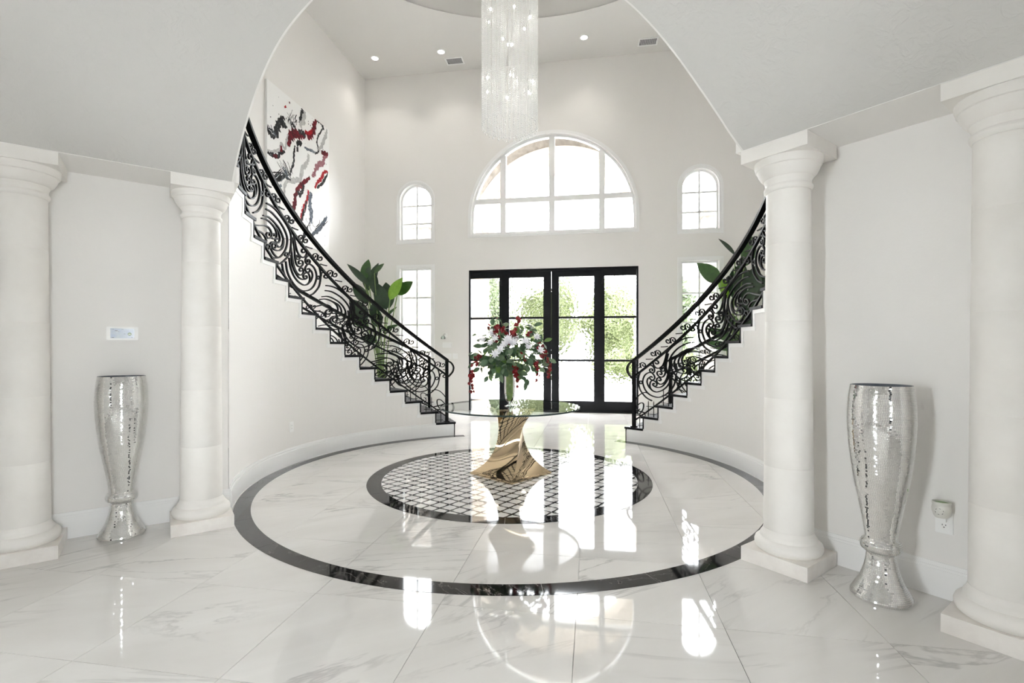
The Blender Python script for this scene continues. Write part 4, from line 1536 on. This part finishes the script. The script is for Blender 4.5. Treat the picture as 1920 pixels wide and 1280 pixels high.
ST = [
    ([(70, 360), (95, 400), (125, 425), (150, 385), (165, 340), (200, 350), (212, 380)], 20, 'p_black'),
    ([(150, 335), (180, 300), (205, 318)], 7, 'p_black'), ([(250, 330), (265, 360), (280, 375)], 9, 'p_black'),
    ([(330, 245), (322, 290), (308, 345)], 14, 'p_black'), ([(345, 260), (335, 320), (310, 365)], 14, 'p_grey'),
    ([(75, 530), (120, 545), (165, 525), (180, 490), (205, 520), (215, 470), (225, 420)], 8, 'p_grey'),
    ([(75, 545), (110, 565), (150, 575), (175, 550), (205, 545)], 10, 'p_black'),
    ([(120, 570), (150, 580)], 9, 'p_red'), ([(175, 500), (180, 545)], 9, 'p_red'),
    ([(225, 500), (240, 440), (270, 420), (310, 425), (345, 420)], 24, 'p_red'), ([(300, 405), (330, 410), (350, 440)], 14, 'p_black'),
    ([(345, 400), (375, 435), (400, 410), (412, 360), (428, 325)], 17, 'p_red'), ([(345, 395), (370, 415), (398, 395)], 9, 'p_brightred'),
    ([(430, 325), (460, 345), (480, 390)], 9, 'p_black'), ([(470, 380), (440, 430), (430, 480), (440, 540), (415, 560)], 6, 'p_black'),
    ([(500, 385), (490, 440), (465, 500), (440, 530)], 12, 'p_grey'),
    ([(285, 490), (310, 485), (320, 500)], 15, 'p_black'), ([(290, 510), (295, 545)], 9, 'p_black'),
    ([(275, 500), (268, 560), (265, 620), (245, 680), (240, 720)], 7, 'p_black'),
    ([(340, 510), (370, 530), (400, 540), (430, 555)], 7, 'p_slate'),
    ([(370, 560), (362, 620), (330, 660), (312, 740), (270, 745), (210, 760), (195, 850)], 13, 'p_grey'),
    ([(120, 770), (160, 740), (200, 720), (245, 745)], 9, 'p_black'), ([(140, 800), (180, 780)], 8, 'p_slate'),
    ([(100, 690), (150, 690), (200, 700), (235, 735)], 3, 'p_black'), ([(190, 600), (215, 650), (240, 720)], 3, 'p_black'),
    ([(505, 560), (480, 590), (470, 620), (430, 650), (410, 700), (395, 720)], 14, 'p_pink'), ([(460, 545), (490, 560), (508, 555)], 12, 'p_red'),
    ([(508, 690), (485, 685), (462, 730), (435, 760), (415, 800)], 10, 'p_brightred'), ([(505, 700), (470, 760), (430, 800)], 8, 'p_black'),
    ([(380, 725), (340, 760), (300, 800), (280, 850), (270, 920), (262, 980), (270, 1010)], 13, 'p_red'), ([(290, 820), (310, 850), (325, 820), (340, 780)], 10, 'p_black'),
    ([(370, 815), (365, 870), (345, 930), (325, 990), (318, 1040)], 12, 'p_brightred'), ([(355, 890), (340, 960), (320, 1030)], 9, 'p_black'),
    ([(388, 830), (378, 900), (385, 960), (392, 1050)], 18, 'p_slate'), ([(365, 1070), (350, 1110), (330, 1160)], 11, 'p_black'),
    ([(500, 1000), (480, 1040), (450, 1080), (410, 1120), (380, 1145)], 12, 'p_slate'), ([(490, 1020), (465, 1060)], 10, 'p_black'),
    ([(180, 1160), (230, 1180), (260, 1150)], 11, 'p_red'), ([(300, 1180), (330, 1200)], 12, 'p_black'), ([(200, 230), (212, 222)], 6, 'p_brightred'), ([(235, 190), (238, 205)], 4, 'p_red'),
]
rg = random.Random(21)
for cx0, cy0, dx0, dy0, nn in ((150, 740, 60, -60, 16), (235, 720, -50, -110, 12), (270, 360, -20, -70, 12), (250, 330, 25, -60, 8), (130, 420, -30, -50, 9), (440, 1090, 40, -50, 10), (380, 1020, 4, 60, 7), (300, 980, -6, 50, 6)):
    for q in range(nn):
        a_, b_ = cx0 + rg.uniform(-28, 28), cy0 + rg.uniform(-22, 22)
        k_ = rg.uniform(.4, 1.2)
        ST.append(([(a_, b_), (a_ + dx0 * .5 * k_ + rg.uniform(-7, 7), b_ + dy0 * .5 * k_), (a_ + dx0 * k_ + rg.uniform(-14, 14), b_ + dy0 * k_ + rg.uniform(-8, 8))], rg.uniform(1.2, 3.2), rg.choice(['p_black', 'p_black', 'p_slate', 'p_grey'])))
for i, (p, w_, mk) in enumerate(ST):
    stroke(p, w_ * 1.35, mk, .0006 + .0002 * (i % 9))
rg = random.Random(5)
for i in range(46):
    y, z = rg.uniform(-.88, .88), rg.choice([rg.uniform(.55, 1.15), rg.uniform(-1.1, .8)])
    r_ = rg.uniform(.004, .013)
    MB().add([(.0008, y + r_ * cos(a) * rg.uniform(.6, 1.2), z + 1.4 * r_ * sin(a) * rg.uniform(.6, 1.2)) for a in [2 * pi * k / 7 for k in range(7)]], [tuple(range(7))]).build('paint_drop', M['p_black'], pa, recalc=False)

# ================================================================== WALL DEVICES
def wall_frame(p, n):
    """matrix: local x to the right along the wall (seen from the room), y out of the wall, z up"""
    n = Vector(n).normalized(); z = Vector((0, 0, 1)); x = z.cross(n)
    m_ = Matrix((x, n, z)).transposed().to_4x4()
    return Matrix.Translation(p) @ m_


def device(name, mw, label, cat):
    r = empty(name); r.matrix_world = mw
    tag(r, label, cat)
    return r


def rbox(w, h, d, r=.006, y0=0., n=4, cx=0., cz=0.):
    lp = []
    for qx, qz, a0 in ((1, 1, 0), (-1, 1, 90), (-1, -1, 180), (1, -1, 270)):
        for i in range(n + 1):
            a = radians(a0 + 90 * i / n)
            lp.append((cx + qx * (w / 2 - r) + r * cos(a), cz + qz * (h / 2 - r) + r * sin(a)))
    return MB().plate([lp], y0, y0 + d)


# control screen on the left niche wall
nL = (SQ, -SQ, 0); nR = (-SQ, -SQ, 0)
pL = rad_pt(-1, 3, N1); pR = rad_pt(1, 3, N1)
p = on_plane(230, 625, pL, nL)
e1, e2 = on_plane(200, 625, pL, nL), on_plane(259.5, 625, pL, nL)
wS = (e1 - e2).length
hS = wS * .53
r = device('alarm_touchscreen', wall_frame(p, nL), 'small white wall control panel with a blue screen above the left vase', 'control panel')
rbox(wS, hS, .018, .008).build('housing', M['plastic'], r)
sc_o = rbox(wS * .75, hS * .73, .0015, .001, .018).build('screen', M['screen'], r)
mb = MB(); k = 20
cx_ = wS * .75 * .30
mb.add([(cx_ + .0115 * cos(2 * pi * i / k), .0198, -.004 + .0115 * sin(2 * pi * i / k)) for i in range(k)], [tuple(range(k))]).build('screen_button', M['screen_green'], sc_o, recalc=False)
for (a, b, c_, d_) in ((cx_ - .006, cx_ - .001, -.0085, -.003), (cx_ + .001, cx_ + .006, -.0085, -.003)):
    MB().box(a, b, .0199, .0202, c_, d_).build('screen_mark', M['plastic'], sc_o)
for (cx2, cz2, w2, h2) in ((-.036, .019, .016, .004), (.0, .028, .012, .002), (.055, -.0305, .012, .003), (-.055, -.0305, .014, .003), (-.054, .029, .008, .002), (.012, -.004, .010, .002), (-.022, .013, .006, .002)):
    MB().box(cx2 - w2 / 2, cx2 + w2 / 2, .0196, .0199, cz2 - h2 / 2, cz2 + h2 / 2).build('screen_mark', M['vent_dark'], sc_o)

# outlet on the curved left wall
p = on_cyl(546, 800, R_WALL); nrm = Vector((-p.x, -p.y, 0)).normalized()
r = device('wall_outlet', wall_frame(p, nrm), 'white wall outlet low on the curved left stair wall', 'outlet')
rbox(.072, .118, .007, .004).build('cover_plate', M['plastic'], r)
sf_ = rbox(.034, .067, .003, .003, .007).build('socket_face', M['plastic'], r)
for cz in (.016, -.016):
    for cx_ in (-.006, .006):
        MB().box(cx_ - .0012, cx_ + .0012, .0101, .0104, cz - .004, cz + .004).build('slot', M['slot'], sf_)

# outlet and wax warmer on the right niche wall
p = on_plane(1771, 978, pR, nR)
r = device('wall_outlet', wall_frame(p, nR), 'white wall outlet in the right niche with the wax warmer plugged in', 'outlet')
rbox(.074, .120, .007, .004).build('cover_plate', M['plastic'], r)
sf_ = rbox(.034, .067, .003, .003, .007).build('socket_face', M['plastic'], r)
for cz in (-.016,):
    for cx_ in (-.007, .007):
        MB().box(cx_ - .0014, cx_ + .0014, .0101, .0105, cz - .002, cz + .006).build('slot', M['slot'], sf_)
    MB().tube([(0, .0100, cz - .010), (0, .0106, cz - .010)], .003, 8).build('slot', M['slot'], sf_)
wm_ = device('wax_warmer', wall_frame(p + Vector((0, 0, .022)), nR), 'cream ceramic plug-in wax warmer above the right outlet', 'wax warmer')
MB().box(-.013, .013, .0103, .035, -.016, .012).build('plug', M['plastic'], wm_)
cyc = (0, .052)
cu_ = MB().lathe([(.0, .012), (.026, .012), (.034, .022), (.0405, .045), (.0415, .060), (.0385, .074), (.0375, .080), (.0405, .086), (.0395, .096), (.036, .097), (.035, .088), (.0001, .084)], 32, cyc).build('cup', M['ceramic'], wm_, smooth=True)
MB().lathe([(.0001, .0885), (.034, .0885)], 24, cyc).build('wax', M['green_wax'], wm_)
for k in range(6):
    a = radians(60 * k + 20)
    xo, zo = .017 * cos(a), .050 + .015 * sin(a)
    yy = cyc[1] + sqrt(max(.0418 ** 2 - xo * xo, 0)) - .0002
    t_ = Vector((-sin(a), 0, cos(a))) * .0042; w_ = Vector((cos(a), 0, sin(a))) * .0014
    c0 = Vector((xo, yy, zo))
    MB().add([c0 - t_ - w_ * .3, c0 - w_, c0 + t_ - w_ * .3, c0 + t_ + w_ * .3, c0 + w_, c0 - t_ + w_ * .3], [(0, 1, 2, 3, 4, 5)]).build('cutout', M['slot'], cu_, recalc=False)

# devices on the back wall, left of the doors
nB = (0, -1, 0)
p = on_y(834, 631, Y_BACK)
r = device('night_light', wall_frame(p, nB), 'small clear glass fixture on the back wall left of the doors', 'wall fixture')
MB().lathe([(.0001, -.05), (.045, -.05), (.05, -.03), (.035, .0), (.022, .02)], 20, (-.02, .06)).build('glass_shade', M['vase_glass'], r, smooth='all')
MB().tube([(.02, .0, .05), (.01, .04, .06), (-.02, .06, .03)], .012, 8).build('arm', M['chrome'], r, smooth=True)
rbox(.05, .09, .015, .004, cx=.03, cz=.03).build('back_plate', M['plastic'], r)
p = on_y(838.5, 646.5, Y_BACK)
r = device('control_plate', wall_frame(p, nB), 'white blank control plate under the glass fixture', 'wall plate')
rbox(.20, .115, .018, .006).build('housing', M['plastic'], r)
rbox(.17, .075, .002, .003, .018).build('cover', M['trim'], r)
for px, wd, nsw, lb in ((838.5, .195, 4, 'wide white bank of wall switches left of the doors'), (853.5, .115, 2, 'narrow white double wall switch nearest the doors')):
    p = on_y(px, 667.5, Y_BACK)
    r = device('light_switch', wall_frame(p, nB), lb, 'switch')
    cp_ = rbox(wd, .118, .007, .004).build('cover_plate', M['plastic'], r)
    for k in range(nsw):
        xo = (k - (nsw - 1) / 2) * .046
        rbox(.033, .066, .004, .002, .007, cx=xo).build('rocker', M['trim'], cp_)

# ================================================================== OUTSIDE
g = MB().add([(-40, Y_BACK + .26, -.02), (40, Y_BACK + .26, -.02), (40, 60, -.06), (-40, 60, -.06)], [(0, 1, 2, 3)]).build('ground_driveway', M['concrete'])
struct(g, 'pale concrete driveway outside the doors')
g = MB().box(-40, 40, 16.5, 19.0, -.1, .02).build('ground_lawn', M['grass']); struct(g, 'strip of lawn beyond the driveway')
# porch front arch of cast stone
YPO = 8.0
rf_ = MB().box(-3.6, 3.6, Y_BACK + .27, YPO + .7, 7.4, 7.55).build('ceiling_porch', M['ext_stone']); struct(rf_, 'porch roof outside the entry')
po = empty('porch_arch'); tag(po, 'pale cast stone porch arch outside the arched window', 'arch')
RA, ZA = 1.95, 4.25
MB().plate([rect_loop(-2.6, 2.6, 6.75, 7.39)], YPO, YPO + .6).build('parapet', M['ext_rough'], po)
n = 40
outer = [(-2.6, 0), (-RA, 0)] + [(RA * cos(pi - pi * i / n), ZA + RA * sin(pi - pi * i / n)) for i in range(n + 1)] + [(RA, 0), (2.6, 0), (2.6, 6.75), (-2.6, 6.75)]
MB().plate([outer], YPO, YPO + .6).build('arch_wall', M['ext_rough'], po)
for r0_, r1_, yo in ((RA - .02, RA + .16, .06), (RA + .16, RA + .32, .10), (RA + .32, RA + .46, .14)):
    lpo = [(r1_ * cos(pi * i / n), ZA + r1_ * sin(pi * i / n)) for i in range(n + 1)] + [(r0_ * cos(pi - pi * i / n), ZA + r0_ * sin(pi - pi * i / n)) for i in range(n + 1)]
    MB().plate([lpo], YPO - yo, YPO + .62).build('arch_moulding', M['ext_stone'], po)
for s_ in (-1, 1):
    MB().box(min(s_ * 1.93, s_ * 2.42), max(s_ * 1.93, s_ * 2.42), YPO - .14, YPO + .62, 0, ZA - .12).build('pier', M['ext_stone'], po)
    MB().box(min(s_ * 1.88, s_ * 2.5), max(s_ * 1.88, s_ * 2.5), YPO - .2, YPO + .66, ZA - .12, ZA + .02).build('impost', M['ext_stone'], po)
    MB().box(min(s_ * 3.62, s_ * 5.6), max(s_ * 3.62, s_ * 5.6), YPO, YPO + .6, 0, 4.7).build('side_pier', M['ext_rough'], po)
    MB().box(min(s_ * 3.55, s_ * 5.6), max(s_ * 3.55, s_ * 5.6), YPO - .08, YPO + .66, 4.7, 4.85).build('impost', M['ext_stone'], po)


def foliage(name, c, rx, ry, rz, nleaf, m, label, cat, group, seed, trunk=0.):
    root = empty(name, (c[0], c[1], 0)); tag(root, label, cat, group)
    rg = random.Random(seed)
    mb = MB()
    for i in range(nleaf):
        th, u = rg.random() * 2 * pi, rg.uniform(-1, 1)
        q = rg.random() ** .33
        k = 1 + .18 * sin(3 * th + seed) + .12 * sin(7 * u + seed)
        p = Vector((rx * q * k * sqrt(1 - u * u) * cos(th), ry * q * k * sqrt(1 - u * u) * sin(th), c[2] + rz * q * k * u))
        if p.z < .03: continue
        a = Vector((rg.gauss(0, 1), rg.gauss(0, 1), rg.gauss(0, 1))).normalized() * .24
        b = a.orthogonal().normalized() * .11
        mb.add([p - a, p + b, p + a, p - b], [(0, 1, 2, 3)])
    o = mb.build('foliage', m, root, recalc=False); o['kind'] = 'stuff'
    if trunk:
        MB().tube([(0, 0, 0), (.05, 0, trunk * .5), (0, 0, trunk)], .12, 8).build('trunk', M['bark'], root, smooth='all')
    return root


foliage('hedge', (-5.2, 20.5, .55), 3.4, .7, .75, 2200, M['hedge'], 'low green hedge across the drive behind the left door glass', 'hedge', 'hedges across the drive', 1)
foliage('hedge', (3.9, 20.5, .55), 3.4, .7, .75, 2200, M['hedge'], 'low green hedge across the drive behind the right door glass', 'hedge', 'hedges across the drive', 2)
for x_, y_, z_, rx_, rz_, mk_, lb_, sd_ in ((-5.2, 23.6, 3.2, 1.9, 2.7, 'tree', 'green tree seen through the left sidelight', 3), (-1.7, 28, 3.2, 1.9, 2.5, 'hedge', 'green tree seen through the left door glass', 4),
                                          (2.0, 23.8, 2.5, 1.8, 2.1, 'hedge', 'green tree seen through the right door glass', 7), (5.7, 28, 3.6, 1.8, 3.0, 'tree', 'green tree seen through the right sidelight', 5)):
    foliage('tree', (x_, y_, z_), rx_, 1.5, rz_, 3800, M[mk_], lb_, 'tree', 'trees across the drive', sd_, 2.2)
foliage('shrub', (5.2, 11, .8), .9, .8, .9, 700, M['hedge'], 'green shrub outside the lower right window', 'shrub', None, 6)
